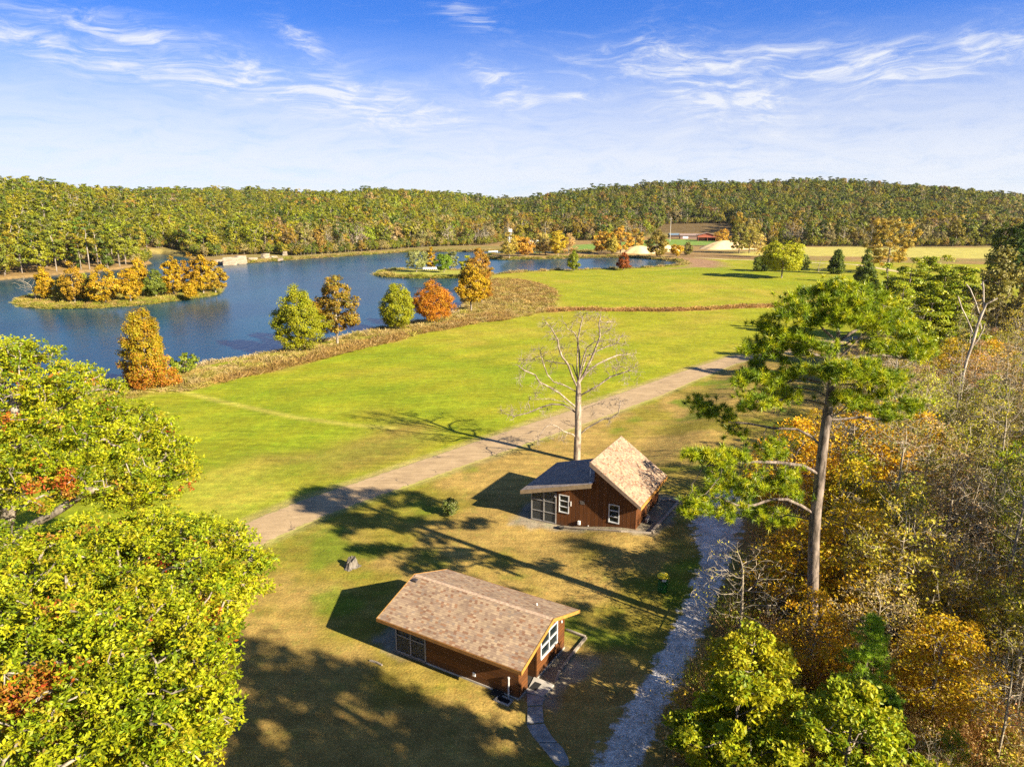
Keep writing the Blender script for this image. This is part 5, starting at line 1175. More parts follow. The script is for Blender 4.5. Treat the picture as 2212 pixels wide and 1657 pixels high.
kind_('tan_tree', 'tree', twiggy(305, 8, 2.6, 200, 2400, [(.48, .34, .13), (.54, .40, .16), (.42, .26, .11)], .14), M_TWIG, .18, 'tree with pinkish-tan thinning leaves in the right-hand woods', 'tan trees of the right-hand woods')
kind_('green_tree', 'tree', twiggy(306, 6.5, 2.2, 130, 5200, PAL_LIME, .16, .6), M_BARK, .14, 'yellow-green leafy tree in the right-hand woods', 'yellow-green trees of the right-hand woods')
kind_('thin_tree', 'tree', twiggy(307, 10.5, 2.4, 200, 1800, [(.30, .25, .06), (.22, .20, .05)], .16), M_TWIG, .06, 'tall thin olive-brown tree in the right-hand woods', 'tall thin trees of the right-hand woods')
def put_kind(K, loc, rz, sc, label=None):
    if K['first'] is None:
        o = K['first'] = make_twiggy(K['name'], K['g'], loc, K['label'], K['cat'], K['bark'], K['group'], rz, sc)
        if label:
            o['label'] = label; del o['group']
        return o
    t = None
    o = copy_tree(K['first'], loc, rz, sc, label or K['label'], None, K['group'])
    if label and 'group' in o: del o['group']
    j = random.uniform(.82, 1.15)
    for ch in o.children:
        if 'crown' in ch.name: ch.color = (j*random.uniform(.9, 1.1), j*random.uniform(.9, 1.08), j, 1)
    return o
random.seed(5)
# trees that the photograph shows singly: (kind, u, v of the base, v of the top, label)
def put_px(ki, u, vb, vt, label, wide=1.):
    K = KINDS[ki]; b = np.array(g3(u, vb)); d = px_dir(u, vt); hgt = b[1]/d[1]*d[2] + H - b[2]
    h0 = (9.5, 8, 9, 7, 8, 6.5, 10.5)[ki]; s_ = hgt/h0
    o = put_kind(K, tuple(b), random.uniform(0, 6.28), s_, label); o.scale = (s_*wide, s_*wide, s_); return o
put_px(1, 1592, 1392, 1165, 'pale leafless tree leaning over the gravel drive left of the tall pine trunk', 1.3)
put_px(3, 1816, 1365, 1085, 'bright golden tree right of the tall pine trunk, its pale trunk showing', 1.25)
put_px(3, 1715, 1330, 1120, 'bright golden tree just left of the tall pine trunk', 1.35)
put_px(3, 1700, 1165, 905, 'gold tree behind the lower boughs of the tall pine', 1.15)
put_px(3, 1830, 1140, 872, 'gold tree with a pale forked trunk right of the pine trunk, half way up', 1.2)
put_px(0, 2085, 1378, 1130, 'dark multi-stemmed bare tree, bottom right, right of the pale leaning sapling', 1.1)
put_px(0, 2048, 1336, 1150, 'pale leaning bare sapling at the lower right')
put_px(4, 1980, 1170, 900, 'pinkish-tan tree in the middle of the right-hand woods', 1.2)
put_px(3, 2010, 1560, 1330, 'low spreading gold tree at the lower right', 1.3)
put_px(0, 2150, 1657, 1380, 'pale many-branched bare sapling in the bottom right corner', 1.)
put_px(5, 2215, 1420, 1230, 'dark green small tree cut by the right edge', .8)
# the leafy green and yellow trees at the bottom, next to the drive
def low_tree(x, y, hgt, R_, pal, label, seed, leaves, tint=None):
    g = tree_geo(seed, hgt, R_, hgt*.12, egg_p, pal, None, 130, leaves, .20, .5, .12, .34, .34, 5, .45, .35, .5, wob=.35, topz=hgt*.7)
    return make_tree('leafy_tree', g, (x, y, hz(x, y)), label, 'tree', M_LEAF, M_BARK)
low_tree(8.6, 23.6, 6.0, 2.5, PAL_LIME, 'dense green tree at the bottom edge beside the drive, left one', 401, 26000)
low_tree(12.3, 22.3, 6.4, 2.6, [(.36, .40, .015), (.46, .42, .02), (.22, .30, .012), (.12, .2, .01)], 'yellow-green tree at the bottom edge, right of the dense green one', 402, 24000)
low_tree(10.2, 26.8, 5.6, 2.2, [(.42, .40, .015), (.50, .42, .02), (.24, .32, .012)], 'yellow-topped green tree in front of the tall pine trunk foot', 403, 16000)
low_tree(6.0, 19.0, 5.0, 1.8, PAL_LIME, 'green bush in the very bottom by the gravel drive', 404, 12000)
low_tree(14.6, 19.6, 5.2, 2.0, [(.46, .36, .02), (.34, .36, .02), (.2, .26, .012)], 'yellow bush at the bottom edge near the lower right', 405, 12000)
# young light green pines
def young_pine(u, vb, vt, wpx, label, seed, cols=((.34, .52, .03), (.26, .42, .02), (.42, .56, .04))):
    b = np.array(g3(u, vb)); d = px_dir(u, vt); hgt = b[1]/d[1]*d[2] + H - b[2]; R_ = wpx*(b[1]+10)/FPX/2
    r_ = np.random.default_rng(seed); nodes = [np.zeros(3)]; par = [0]; polyline_nodes(nodes, par, [(0, 0, hgt)], 0, hgt/24)
    tr = len(nodes); tips = []
    for i in range(4, tr-1):
        z = nodes[i][2]; L_ = R_*(1-z/hgt)**.8*r_.uniform(.75, 1.1)
        for _ in range(4):
            a = r_.uniform(0, 6.28); p = nodes[i]; pi_ = i
            for s_ in range(5):
                p = p + np.array([math.cos(a), math.sin(a), .18 - .04*s_])*L_/5; nodes.append(p); par.append(pi_); pi_ = len(nodes)-1
                if s_ > 0:
                    for _k in range(3): tips.append(p + r_.normal(0, .13, 3)*[1, 1, .5])
    N_ = np.array(nodes); P_ = np.array(par); R__, ch_, _c = radii(N_, P_, .07, .01); LV, LF = limb_geo(N_, P_, R__, 5)
    e = empty('young_pine', tuple(b), label, 'pine tree'); link('trunk', mesh_np('trunk', LV, [LF], [M_BARK], smooth=True), e)
    tips = np.array(tips); nb = 26; C = np.repeat(tips, nb, 0); n = len(C); dr_ = unit(r_.normal(0, 1, (n, 3)) + [0, 0, .3]); s_ = unit(np.cross(dr_, r_.normal(0, 1, (n, 3))))*.011
    V = np.stack([C-s_, C+s_, C+dr_*r_.uniform(.12, .24, n)[:, None]], 1).reshape(-1, 3); col = np.repeat(pick(cols, n, r_), 3, 0)
    link('needle_crown', mesh_np('needle_crown', V, [np.arange(n*3).reshape(n, 3)], [M_NEEDLE], col=col), e)
young_pine(1850, 1600, 1325, 190, 'feathery bright green young pine among the undergrowth at the lower right', 411)
young_pine(1905, 1640, 1500, 90, 'short dark green young pine in front of the feathery bright one', 412, ((.10, .2, .02), (.14, .26, .02)))
# pale dead tree
ZD = lambda X, Y: ((3300 + X*.2627)/1.6275, (1000 + Y*.2627)/1.6275)
db = np.array(g3(2066, 925)); rg2 = np.random.default_rng(9)
N, P, R, ch, att = hero('dead', db, '', '', [([(430, 860), (470, 690), (430, 580), (380, 460), (310, 320), (258, 160)], .5), ([(430, 860), (520, 750), (600, 600), (615, 520)], -.5), ([(545, 430), (540, 380), (500, 250), (420, 60), (370, 0)], .6),
     ([(590, 360), (640, 260), (720, 220), (790, 185)], -.5), ([(600, 330), (600, 200), (600, 60), (590, -40)], .3), ([(540, 470), (560, 540), (570, 600)], .4)], ZD, db[1], [(600, -20, 60, 60, .3, 8), (700, 200, 60, 40, -.4, 6)], rg2,
     [(330, 1200), (380, 1000), (430, 860), (480, 700), (530, 520), (590, 370), (625, 300)], .14, step=.35, p=.35, rmin=.02)
LV, LF = limb_geo(N, P, R, 7); e = empty('dead_tree', tuple(db), 'tall pale dead tree with bare forked limbs against the pine grove', 'dead tree')
link('trunk', mesh_np('trunk', LV, [LF], [bark_mat('bleached_wood', (.30, .25, .19), (.50, .44, .36), 3)], smooth=True), e)

# the rest of the woods at random, spaced out
def in_poly(poly, x, y): return sdist(poly, np.array([x]), np.array([y]))[0]
pts = [np.array(o.location)[:2] for o in COL.objects if o.type == 'EMPTY' and o.get('category') in ('tree', 'bare tree', 'pine tree', 'dead tree')]
wts = np.array([K['w'] for K in KINDS]); wts /= wts.sum(); cnt_w = 0; tries = 0
while cnt_w < 265 and tries < 30000:
    tries += 1
    y = rg.uniform(12, 112); x = rg.uniform(8, 24 + y*.85)
    if in_poly(WOOD, x, y) < .8: continue
    u_ = CU + FPX*x/(y*math.cos(PITCH) + H*math.sin(PITCH))
    if u_ > 2420: continue
    md = 1.9 + .016*y
    if min(np.hypot(p_[0]-x, p_[1]-y) for p_ in pts) < md: continue
    q_ = rg.random(); low = y < 30
    ki = rg.choice(len(KINDS), p=wts); s_ = rg.uniform(.75, 1.15)
    # the grass strip and fields behind must stay visible: lower trees near, taller far
    vmax = 1.0
    edge = in_poly(WOOD, x, y)
    if low: s_ *= .62
    if edge < 5: s_ *= .62
    if edge < 2.2 and y < 48: continue
    if y > 50: s_ *= 1.12
    if 60 < u_-1480 < 240 and y > 55: s_ *= .6
    put_kind(KINDS[ki], (x, y, hz(x, y)-.05), rg.uniform(0, 6.28), s_); pts.append(np.array([x, y])); cnt_w += 1
# tall trees right of and behind the camera: their shade falls over the lawn
for i, (x, y, hh, R_, dn) in enumerate([(14, 4, 16.5, 3.4, 8000), (19, 5, 20, 3.6, 8000), (11, -2, 19, 3.8, 8000), (17, -4, 21, 3.8, 8000), (24, 1, 21, 3.6, 7000), (6, -7, 19, 3.6, 7000), (28, 18, 20, 3.0, 6000), (35, 23, 20, 3.0, 6000), (41, 20, 21, 3.4, 6000), (25, -9, 21, 3.8, 7000), (0, -12, 16, 3.4, 6000), (44, 30, 18, 2.8, 5000), (15, 7, 22.5, 3.2, 5500), (18.5, 9.5, 22.5, 3.2, 5500), (22, 7, 22.5, 3.2, 5500), (26, 5, 22, 3.6, 5500), (12, 2, 19, 4, 9000), (17, 1, 21, 4, 9000), (8, -1, 18, 3.8, 8000), (21, 3, 22, 4, 9000), (23, 7, 19, 3.6, 7000), (3, -5, 17, 3.6, 7000), (13, -7, 21, 4, 8000), (38, 27, 19, 3.2, 6000), (47, 36, 19, 3.0, 6000), (52, 44, 18, 3.0, 6000)]):
    g = tree_geo(500+i, hh, R_, hh*(.3 if hh < 22.3 else .5), egg_p, [(.26, .25, .03), (.32, .26, .04), (.18, .2, .02)], None, 90, dn, .32, .8, .22, .7, .7, 6, .4, wob=.4)
    make_tree('shade_tree', g, (x, y, hz(x, y)), 'tall olive-leaved tree of the woods beside the viewpoint, outside the picture', 'tree', M_LEAF, M_BARK, 'tall trees beside the viewpoint')

# ------------------------------------------------------------------ hidden collections scattered by geometry nodes (only for what nobody could count)
def scatter(name, pts, rot, scl, idx, tint, protos, label, cat):
    me = bpy.data.meshes.new(name); me.vertices.add(len(pts)); me.vertices.foreach_set('co', np.asarray(pts, np.float32).ravel())
    for nm, ty, val in (('rot', 'FLOAT', rot), ('scl', 'FLOAT', scl), ('idx', 'INT', idx)):
        a = me.attributes.new(nm, ty, 'POINT'); a.data.foreach_set('value', np.asarray(val).astype(np.float32 if ty == 'FLOAT' else np.int32))
    a = me.attributes.new('tint', 'FLOAT_COLOR', 'POINT'); c4 = np.ones((len(pts), 4), np.float32); c4[:, :3] = tint; a.data.foreach_set('color', c4.ravel())
    o = link(name, me); hc = bpy.data.collections.new(name + '_kinds')
    for p_ in protos: hc.objects.link(p_)
    ng = bpy.data.node_groups.new(name + '_scatter', 'GeometryNodeTree')
    ng.interface.new_socket('Geometry', in_out='INPUT', socket_type='NodeSocketGeometry'); ng.interface.new_socket('Geometry', in_out='OUTPUT', socket_type='NodeSocketGeometry')
    gi = ng.nodes.new('NodeGroupInput'); go = ng.nodes.new('NodeGroupOutput')
    ip = ng.nodes.new('GeometryNodeInstanceOnPoints'); ci = ng.nodes.new('GeometryNodeCollectionInfo')
    ci.inputs[0].default_value = hc; ci.inputs['Separate Children'].default_value = True; ci.inputs['Reset Children'].default_value = True
    def attr(nm, ty):
        n_ = ng.nodes.new('GeometryNodeInputNamedAttribute'); n_.data_type = ty; n_.inputs['Name'].default_value = nm; return n_.outputs[0]
    L_ = ng.links.new; m2p = ng.nodes.new('GeometryNodeMeshToPoints')
    L_(gi.outputs[0], m2p.inputs[0]); L_(m2p.outputs[0], ip.inputs['Points']); L_(ci.outputs[0], ip.inputs['Instance']); ip.inputs['Pick Instance'].default_value = True
    L_(attr('idx', 'INT'), ip.inputs['Instance Index'])
    cx = ng.nodes.new('ShaderNodeCombineXYZ'); L_(attr('rot', 'FLOAT'), cx.inputs[2]); L_(cx.outputs[0], ip.inputs['Rotation'])
    cs = ng.nodes.new('ShaderNodeCombineXYZ'); s_ = attr('scl', 'FLOAT')
    for j in range(3): L_(s_, cs.inputs[j])
    L_(cs.outputs[0], ip.inputs['Scale']); L_(ip.outputs[0], go.inputs[0])
    md = o.modifiers.new('scatter', 'NODES'); md.node_group = ng
    return tag(o, label, cat, kind='stuff')
def merged(name, g, bark, leafm):
    (LV, LF), (V, F, col) = g[0], g[1]
    if V is None: return bpy.data.objects.new(name, mesh_np(name, LV, [LF], [bark]))
    n = len(LV); cc = np.vstack([np.ones((n, 3))*.5, col])
    me = mesh_np(name, np.vstack([LV, V]), [LF, F+n], [bark, leafm], midx=np.r_[np.zeros(len(LF)), np.ones(len(F))], col=cc)
    return bpy.data.objects.new(name, me)
NEU = [(1., 1., 1.), (.84, .87, .84), (1.12, 1.1, 1.05), (.95, .93, .95)]
def ftree(seed, Hh, R, prof, leaves, ls, z0=.25, clumps=34, spread=1.5, sq=.7): return tree_geo(seed, Hh, R, Hh*z0, prof, NEU, None, clumps, int(leaves*1.7), ls*.74, spread, .2, 1.5, 1.4, 4, .55, .5, .75, squash=sq, wob=.3, outk=2.2)
M_BARKF = bark_mat('far_trunks', (.16, .13, .10), (.36, .31, .25), 2., bump=.1)
FP = [merged('aa_broad', ftree(601, 12, 4.6, round_p, 620, 1.05), M_BARKF, M_LEAF_I), merged('ab_broad', ftree(602, 11, 4.2, spread_p, 560, 1.05), M_BARKF, M_LEAF_I), merged('ac_broad', ftree(603, 13, 4.0, egg_p, 600, 1.0), M_BARKF, M_LEAF_I),
      merged('ad_pine', ftree(604, 14, 3.1, lambda t: (1-t**2)**.5*min(1, .4+t*2), 620, .85, .35, 36, 1.2, .35), M_BARKF, M_LEAF_I), merged('ae_cedar', ftree(605, 9, 2.4, cone_p, 480, .8, .04, 30, 1.0), M_BARKF, M_LEAF_I),
      merged('af_bare', ftree(606, 12, 3.8, egg_p, 170, .55, .25, 90, 1.4), bark_mat('far_bare_limbs', (.30, .25, .19), (.46, .40, .32), 2, bump=.1), M_LEAF_I)]
# points of the woods
FRONT = [(-900, 650), (-300, 613), (0, 605), (60, 602), (140, 594), (220, 585), (270, 578), (310, 566), (324, 548), (345, 543), (380, 545), (410, 553), (440, 556), (480, 551), (560, 550), (640, 552), (720, 547), (800, 542), (880, 536), (950, 532), (1060, 529), (1100, 521), (1200, 519), (1300, 520), (1400, 514), (1440, 506), (1580, 506), (1600, 522), (1650, 529), (1750, 532), (2050, 533), (2212, 531), (2600, 530), (3400, 530)]
FU = np.array([p_[0] for p_ in FRONT]); FR = np.array([np.hypot(*G0(u_, v_)[:2]) for u_, v_ in FRONT])
rg = np.random.default_rng(99)
sp = 7.6; xs = np.arange(-1500, 1750, sp); ys = np.arange(150, 1500, sp); X, Y = np.meshgrid(xs, ys); X = X + rg.uniform(-.42, .42, X.shape)*sp; Y = Y + rg.uniform(-.42, .42, Y.shape)*sp
X, Y = X.ravel(), Y.ravel(); r = np.hypot(X, Y); u_ = CU + FPX*(X/Y)/math.cos(PITCH)
ok = (u_ > -450) & (u_ < 2700) & (r < 1650)
X, Y, r, u_ = X[ok], Y[ok], r[ok], u_[ok]
fr = np.interp(u_, FU, FR); ok = (r > fr) & ((r < 900) | (rg.random(len(r)) < .55)); X, Y, r, u_, fr = X[ok], Y[ok], r[ok], u_[ok], fr[ok]
ok = sdist(LAKE, X, Y) < -2.5; X, Y, r, u_, fr = X[ok], Y[ok], r[ok], u_[ok], fr[ok]
Z = terrain(X, Y)
ang = (Z + 15 - H)/r; azb = np.round(u_/14).astype(int)     # drop what a nearer ridge hides
order = np.argsort(r); best = {}; vis = np.zeros(len(r), bool)
for i in order:
    b0 = best.get(azb[i], -9); vis[i] = ang[i] > b0 - .004
    best[azb[i]] = max(b0, (Z[i] + 4 - H)/r[i])
X, Y, r, u_, fr, Z = [a_[vis] for a_ in (X, Y, r, u_, fr, Z)]
q0 = (u_ > 0) & (u_ < 250); print('left front', np.sort(r[q0])[:8], np.sort((r-fr)[q0])[:8]); n = len(X); rel = r - fr; nz = fbm(X, Y, 90, 41); nz2 = fbm(X, Y, 30, 42); rv = rg.random(n)
tint = np.zeros((n, 3)); idx = np.zeros(n, int)
left = u_ < 620; mid = (u_ >= 620) & (u_ < 1080)
valley = (Z < 4) & (u_ > 560)
C_YG, C_G, C_DG, C_GD, C_OR, C_TN, C_GY = (.23, .225, .011), (.15, .175, .013), (.085, .12, .014), (.30, .235, .016), (.30, .19, .03), (.30, .24, .08), (.32, .27, .17)
pr = {'L': (.42, .32, .15, .07, .015, .015, .02), 'M': (.38, .32, .13, .06, .02, .05, .04), 'R': (.20, .34, .22, .06, .04, .09, .05), 'V': (.14, .14, .07, .18, .09, .24, .14)}
cls = np.zeros(n, int)
for key, msk in (('L', left), ('M', mid), ('R', (u_ >= 1080)), ('V', valley)):
    c_ = np.cumsum(pr[key]); v_ = np.clip(rv + .16*nz + .10*nz2, .0001, .9999) if key != 'V' else rv
    cls[msk] = np.searchsorted(c_, v_[msk]*c_[-1])
CT = np.array([C_YG, C_G, C_DG, C_GD, C_OR, C_TN, C_GY]); tint = CT[cls]*rg.normal(1, .16, (n, 1))*(1 + rg.normal(0, .07, (n, 3)))
tint[u_ > 1080] *= .88; tint = np.clip(tint, .008, .6)
KI = [(0, 1, 2), (0, 1, 2), (3, 3, 4), (0, 2, 1), (0, 2, 1), (2, 5, 1), (5, 5, 5)]
idx = np.array([KI[c_][rg.integers(0, 3)] for c_ in cls]); idx[left & (cls < 2) & (rg.random(n) < .38)] = 3
bank = (rel < 14) & (u_ > 420) & (u_ < 900); sel = bank & (rg.random(n) < .55); idx[sel] = 4; tint[sel] = np.array(C_DG)*rg.uniform(1., 1.8, (sel.sum(), 1))
scl = rg.uniform(.78, 1.22, n)*np.where(r > 900, 1.25, 1.)*np.where(bank, .7, 1.)
scl[u_ > 1080] *= 1.08
rot = rg.uniform(0, 6.28, n)
# low growth under the edge of the woods
m_ = 1500; ue = rg.uniform(-60, 2300, m_); fe = np.interp(ue, FU, FR) + rg.uniform(-3, 7, m_); az_ = np.arctan((ue-CU)/FPX*math.cos(PITCH)); xe, ye = fe*np.sin(az_), fe*np.cos(az_)
oke = sdist(LAKE, xe, ye) < -.8; xe, ye, ue, fe = xe[oke], ye[oke], ue[oke], fe[oke]; m_ = len(xe)
X, Y, r, u_, fr = np.r_[X, xe], np.r_[Y, ye], np.r_[r, np.hypot(xe, ye)], np.r_[u_, ue], np.r_[fr, fe]; Z = np.r_[Z, terrain(xe, ye)]; rel = np.r_[rel, np.full(m_, 1e5)]
ce = rg.choice(6, m_, p=[.3, .25, .1, .12, .05, .18]); tint = np.vstack([tint, CT[ce]*rg.uniform(.8, 1.25, (m_, 1))]); cls = np.r_[cls, ce]; idx = np.r_[idx, rg.integers(0, 3, m_)]; scl = np.r_[scl, rg.uniform(.22, .5, m_)]; rot = np.r_[rot, rg.uniform(0, 6.28, m_)]; n = len(X)
near_i = np.argsort(rel + 40*rg.random(n) + np.where((u_ < -20) | (u_ > 2230), 1e6, 0) + np.maximum(0, r-560)*.5)[:285]
mk_ = np.zeros(n, bool); mk_[near_i] = True
LABS = {0: ('broadleaf_tree', 'tree', 'yellow-green'), 1: ('broadleaf_tree', 'tree', 'mid-green'), 2: ('pine_tree', 'pine tree', 'dark evergreen'), 3: ('autumn_tree', 'tree', 'golden'), 4: ('autumn_tree', 'tree', 'orange-brown'), 5: ('thin_tree', 'tree', 'tan thinning'), 6: ('bare_tree', 'bare tree', 'grey leafless')}
def where_(uu, vv):
    if uu < 330: return 'behind the big island on the far shore'
    if uu < 620: return 'above the pale shore rocks'
    if uu < 1060: return 'behind the small island on the far shore'
    if uu < 1440: return 'behind the pond and the spit'
    if uu < 1600: return 'behind the barn'
    return 'beyond the pale far field'
for i in near_i:
    c_ = 2 if idx[i] in (3, 4) else cls[i]
    if c_ == 2 and idx[i] not in (3, 4): c_ = 1
    nm, cat_, cl_ = LABS[c_]
    if idx[i] == 4: nm, cat_ = 'cedar_tree', 'cedar tree'
    o = bpy.data.objects.new(nm, FP[idx[i]].data); COL.objects.link(o); o.location = (X[i], Y[i], Z[i]-.1); o.rotation_euler = (0, 0, rot[i]); s_ = scl[i]; o.scale = (s_, s_, s_*random.uniform(.9, 1.1))
    o['tint'] = [float(t_) for t_ in tint[i]]
    wh = where_(u_[i], 0); tag(o, f'{cl_} {cat_} {wh}', cat_, f'{cl_} {cat_}s {wh}')
k_ = ~mk_
scatter('distant_forest', np.stack([X, Y, Z-.2], -1)[k_], rot[k_], scl[k_], idx[k_], tint[k_], FP, 'autumn forest covering the hills beyond lake and fields', 'forest')
print('forest trees', k_.sum(), 'woods', cnt_w)

# undergrowth of the right-hand woods, shore weeds
def shrub(seed, hgt, R_, leaves, ls, stems=26):
    r_ = np.random.default_rng(seed); a = np.zeros((stems, 3)); a[:, :2] = r_.normal(0, .12, (stems, 2)); b = a + np.stack([r_.normal(0, R_*.6, stems), r_.normal(0, R_*.6, stems), r_.uniform(.5, 1, stems)*hgt], -1)
    s_ = unit(np.cross(b-a, r_.normal(0, 1, (stems, 3))))*.012
    V = [np.stack([a-s_, a+s_, b], 1).reshape(-1, 3)]; F = [np.arange(stems*3).reshape(stems, 3)]
    m0 = stems*3; t = r_.random(leaves)**.6; i_ = r_.integers(0, stems, leaves); C = a[i_]*(1-t[:, None]) + b[i_]*t[:, None] + r_.normal(0, .16*R_, (leaves, 3)); C[:, 2] = np.abs(C[:, 2])
    LV_, LF_ = leaf_geo(C, ls*r_.uniform(.6, 1.3, leaves), r_, .6, .3)
    V.append(LV_); cc = np.vstack([np.ones((m0, 3))*.9, np.repeat(pick(NEU, leaves, r_), 4, 0)])
    return bpy.data.objects.new('shrub', mesh_np('shrub', np.vstack(V), [F[0], LF_+m0], [M_LEAF_I], col=cc))
SP = [shrub(701, 1.4, 1.0, 260, .13), shrub(702, .9, 1.0, 240, .12), shrub(703, 2.2, 1.1, 150, .12, 60), shrub(704, 1.7, .9, 40, .12, 70)]
for i, o in enumerate(SP): o.name = f's{i}_shrub'
n = 5200; y = rg.uniform(11, 100, n*3)**1.0; x = rg.uniform(6, 24 + y*.85)
ok = (sdist(WOOD, x, y) > .3); x, y = x[ok], y[ok]; prb = np.clip(34/y, .12, 1); ok = rg.random(len(x)) < prb; x, y = x[ok][:n], y[ok][:n]; z = terrain(x, y)
nn_ = fbm(x, y, 8, 51); rr = rg.random(len(x))
pal_ = np.array([(.36, .22, .09), (.45, .32, .12), (.50, .34, .03), (.30, .32, .025), (.52, .40, .18), (.34, .15, .06), (.17, .22, .02)])
c_ = np.searchsorted(np.cumsum([.26, .22, .15, .12, .12, .08, .05]), np.clip(rr + .2*nn_, 0, .999)); c_ = np.minimum(c_, 6)
scatter('undergrowth', np.stack([x, y, z-.03], -1), rg.uniform(0, 6.28, len(x)), rg.uniform(.5, 1.25, len(x))*np.where(y > 50, 1.3, 1), rg.integers(0, 4, len(x)), pal_[c_]*1.2*rg.normal(1, .15, (len(x), 1)), SP, 'tangled brown and yellow undergrowth covering the floor of the right-hand woods', 'undergrowth')
# weeds: tufts of dry stems
def tuft(seed, hgt, R_, nbl, wd):
    r_ = np.random.default_rng(seed); a = np.zeros((nbl, 3)); a[:, :2] = r_.normal(0, R_*.5, (nbl, 2)); b = a + np.stack([r_.normal(0, R_*.5, nbl), r_.normal(0, R_*.5, nbl), r_.uniform(.45, 1, nbl)*hgt], -1)
    s_ = unit(np.cross(b-a, r_.normal(0, 1, (nbl, 3))))*wd
    V = np.stack([a-s_, a+s_, b+s_*.6, b-s_*.6], 1).reshape(-1, 3); cc = np.repeat(pick(NEU, nbl, r_), 4, 0)
    return bpy.data.objects.new('tuft', mesh_np('tuft', V, [np.arange(nbl*4).reshape(nbl, 4)], [M_LEAF_I], col=cc))
TP = [tuft(801, .6, .9, 60, .035), tuft(802, .4, 1.1, 60, .04), tuft(803, .9, .8, 50, .04)]
for i, o in enumerate(TP): o.name = f't{i}_tuft'
def weeds_in(poly, n, band=None):
    lo, hi = poly.min(0), poly.max(0); out = np.zeros((0, 2))
    while len(out) < n:
        p_ = rg.uniform(lo, hi, (n*4, 2)); s_ = sdist(poly, p_[:, 0], p_[:, 1]); p_ = p_[s_ > 0]
        out = np.vstack([out, p_])
    return out[:n]
def along(line, n, sd_):
    ln = resample(line, n); return ln + rg.normal(0, sd_, (n, 2))
A = [weeds_in(WEEDS, 1800)]; T_ = [np.array([(.34, .24, .07), (.30, .26, .05), (.40, .30, .12)])[rg.integers(0, 3, 1800)]]
for b_, m_ in zip(BRUSH, (1700, 700, 1200)): A.append(weeds_in(b_, m_//2)); T_.append(np.array([(.30, .19, .055), (.36, .24, .07), (.26, .16, .055)])[rg.integers(0, 3, m_//2)])
A.append(along(DRY, 600, .8)); T_.append(np.array([(.42, .26, .08), (.34, .19, .07)])[rg.integers(0, 2, 600)])
for isl_, m_ in ((ISL1, 1500), (ISL2, 700)):
    ring = np.vstack([isl_, isl_[:1]]); A.append(along(ring, m_, .7)); T_.append(np.array([(.34, .28, .05), (.26, .27, .03), (.40, .30, .10), (.20, .22, .02)])[rg.integers(0, 4, m_)])
A.append(weeds_in(ISL1, 1200)); T_.append(np.array([(.34, .28, .05), (.26, .27, .03), (.36, .24, .08)])[rg.integers(0, 3, 1200)])
lk = np.vstack([LAKE, LAKE[:1]]); lk = lk[:14]; A.append(along(lk, 2200, .5)); T_.append(np.array([(.46, .36, .20), (.40, .30, .15), (.30, .25, .05)])[rg.integers(0, 3, 2200)])
lk2 = LAKE[14:46]; A.append(along(lk2, 2600, .9)); T_.append(np.array([(.32, .26, .07), (.36, .26, .10), (.24, .25, .03)])[rg.integers(0, 3, 2600)])
A = np.vstack(A); T_ = np.vstack(T_); z = terrain(A[:, 0], A[:, 1]); ok = z > WZ-.15; A, T_, z = A[ok], T_[ok], z[ok]; n = len(A)
rr_ = np.hypot(A[:, 0], A[:, 1])
scatter('shore_weeds', np.column_stack([A, z]), rg.uniform(0, 6.28, n), rg.uniform(.5, 1.15, n)*np.where(rr_ > 250, 1.4, 1), rg.integers(0, 3, n), T_*rg.normal(1, .15, (n, 1)), TP, 'dry brown and straw weeds along the shores and the field strip', 'weeds')

# ------------------------------------------------------------------ small things in the distance
def rock(seed, sx_, sy_, sz_):
    import bmesh
    bm = bmesh.new(); bmesh.ops.create_icosphere(bm, subdivisions=3, radius=1); r_ = np.random.default_rng(seed); ph = r_.uniform(0, 6, 9)
    for v in bm.verts:
        c = v.co; f = 1 + .18*math.sin(3*c.x+ph[0])*math.sin(3*c.y+ph[1]) + .12*math.sin(7*c.z+ph[2]) + .08*math.sin(9*c.x+ph[3]+5*c.y)
        q_ = Vector((max(-.72, min(.72, c.x*f)), max(-.72, min(.72, c.y*f)), max(-.6, min(.6, c.z*f)))); v.co = Vector((q_.x*sx_/.72, q_.y*sy_/.72, q_.z*sz_/.6))
    me = bpy.data.meshes.new('rock'); bm.to_mesh(me); bm.free(); return me
m, k = new_mat('limestone'); pos = k.new('ShaderNodeTexCoord').outputs['Object']
n1 = k.noise(k.mapping(pos, (.4, .4, 2.6)), 1.0, 6, .7); c = k.ramp(n1, [(.3, (.20, .15, .09)), (.48, (.28, .22, .15)), (.65, (.42, .37, .28))])
p = k.new('ShaderNodeBsdfPrincipled', ins={'Base Color': c, 'Roughness': .9, 'Normal': k.new('ShaderNodeBump', ins={'Strength': .9, 'Distance': .4, 'Height': n1})}); k.l.new(p.outputs[0], k.out.inputs[0]); M_LIME = m
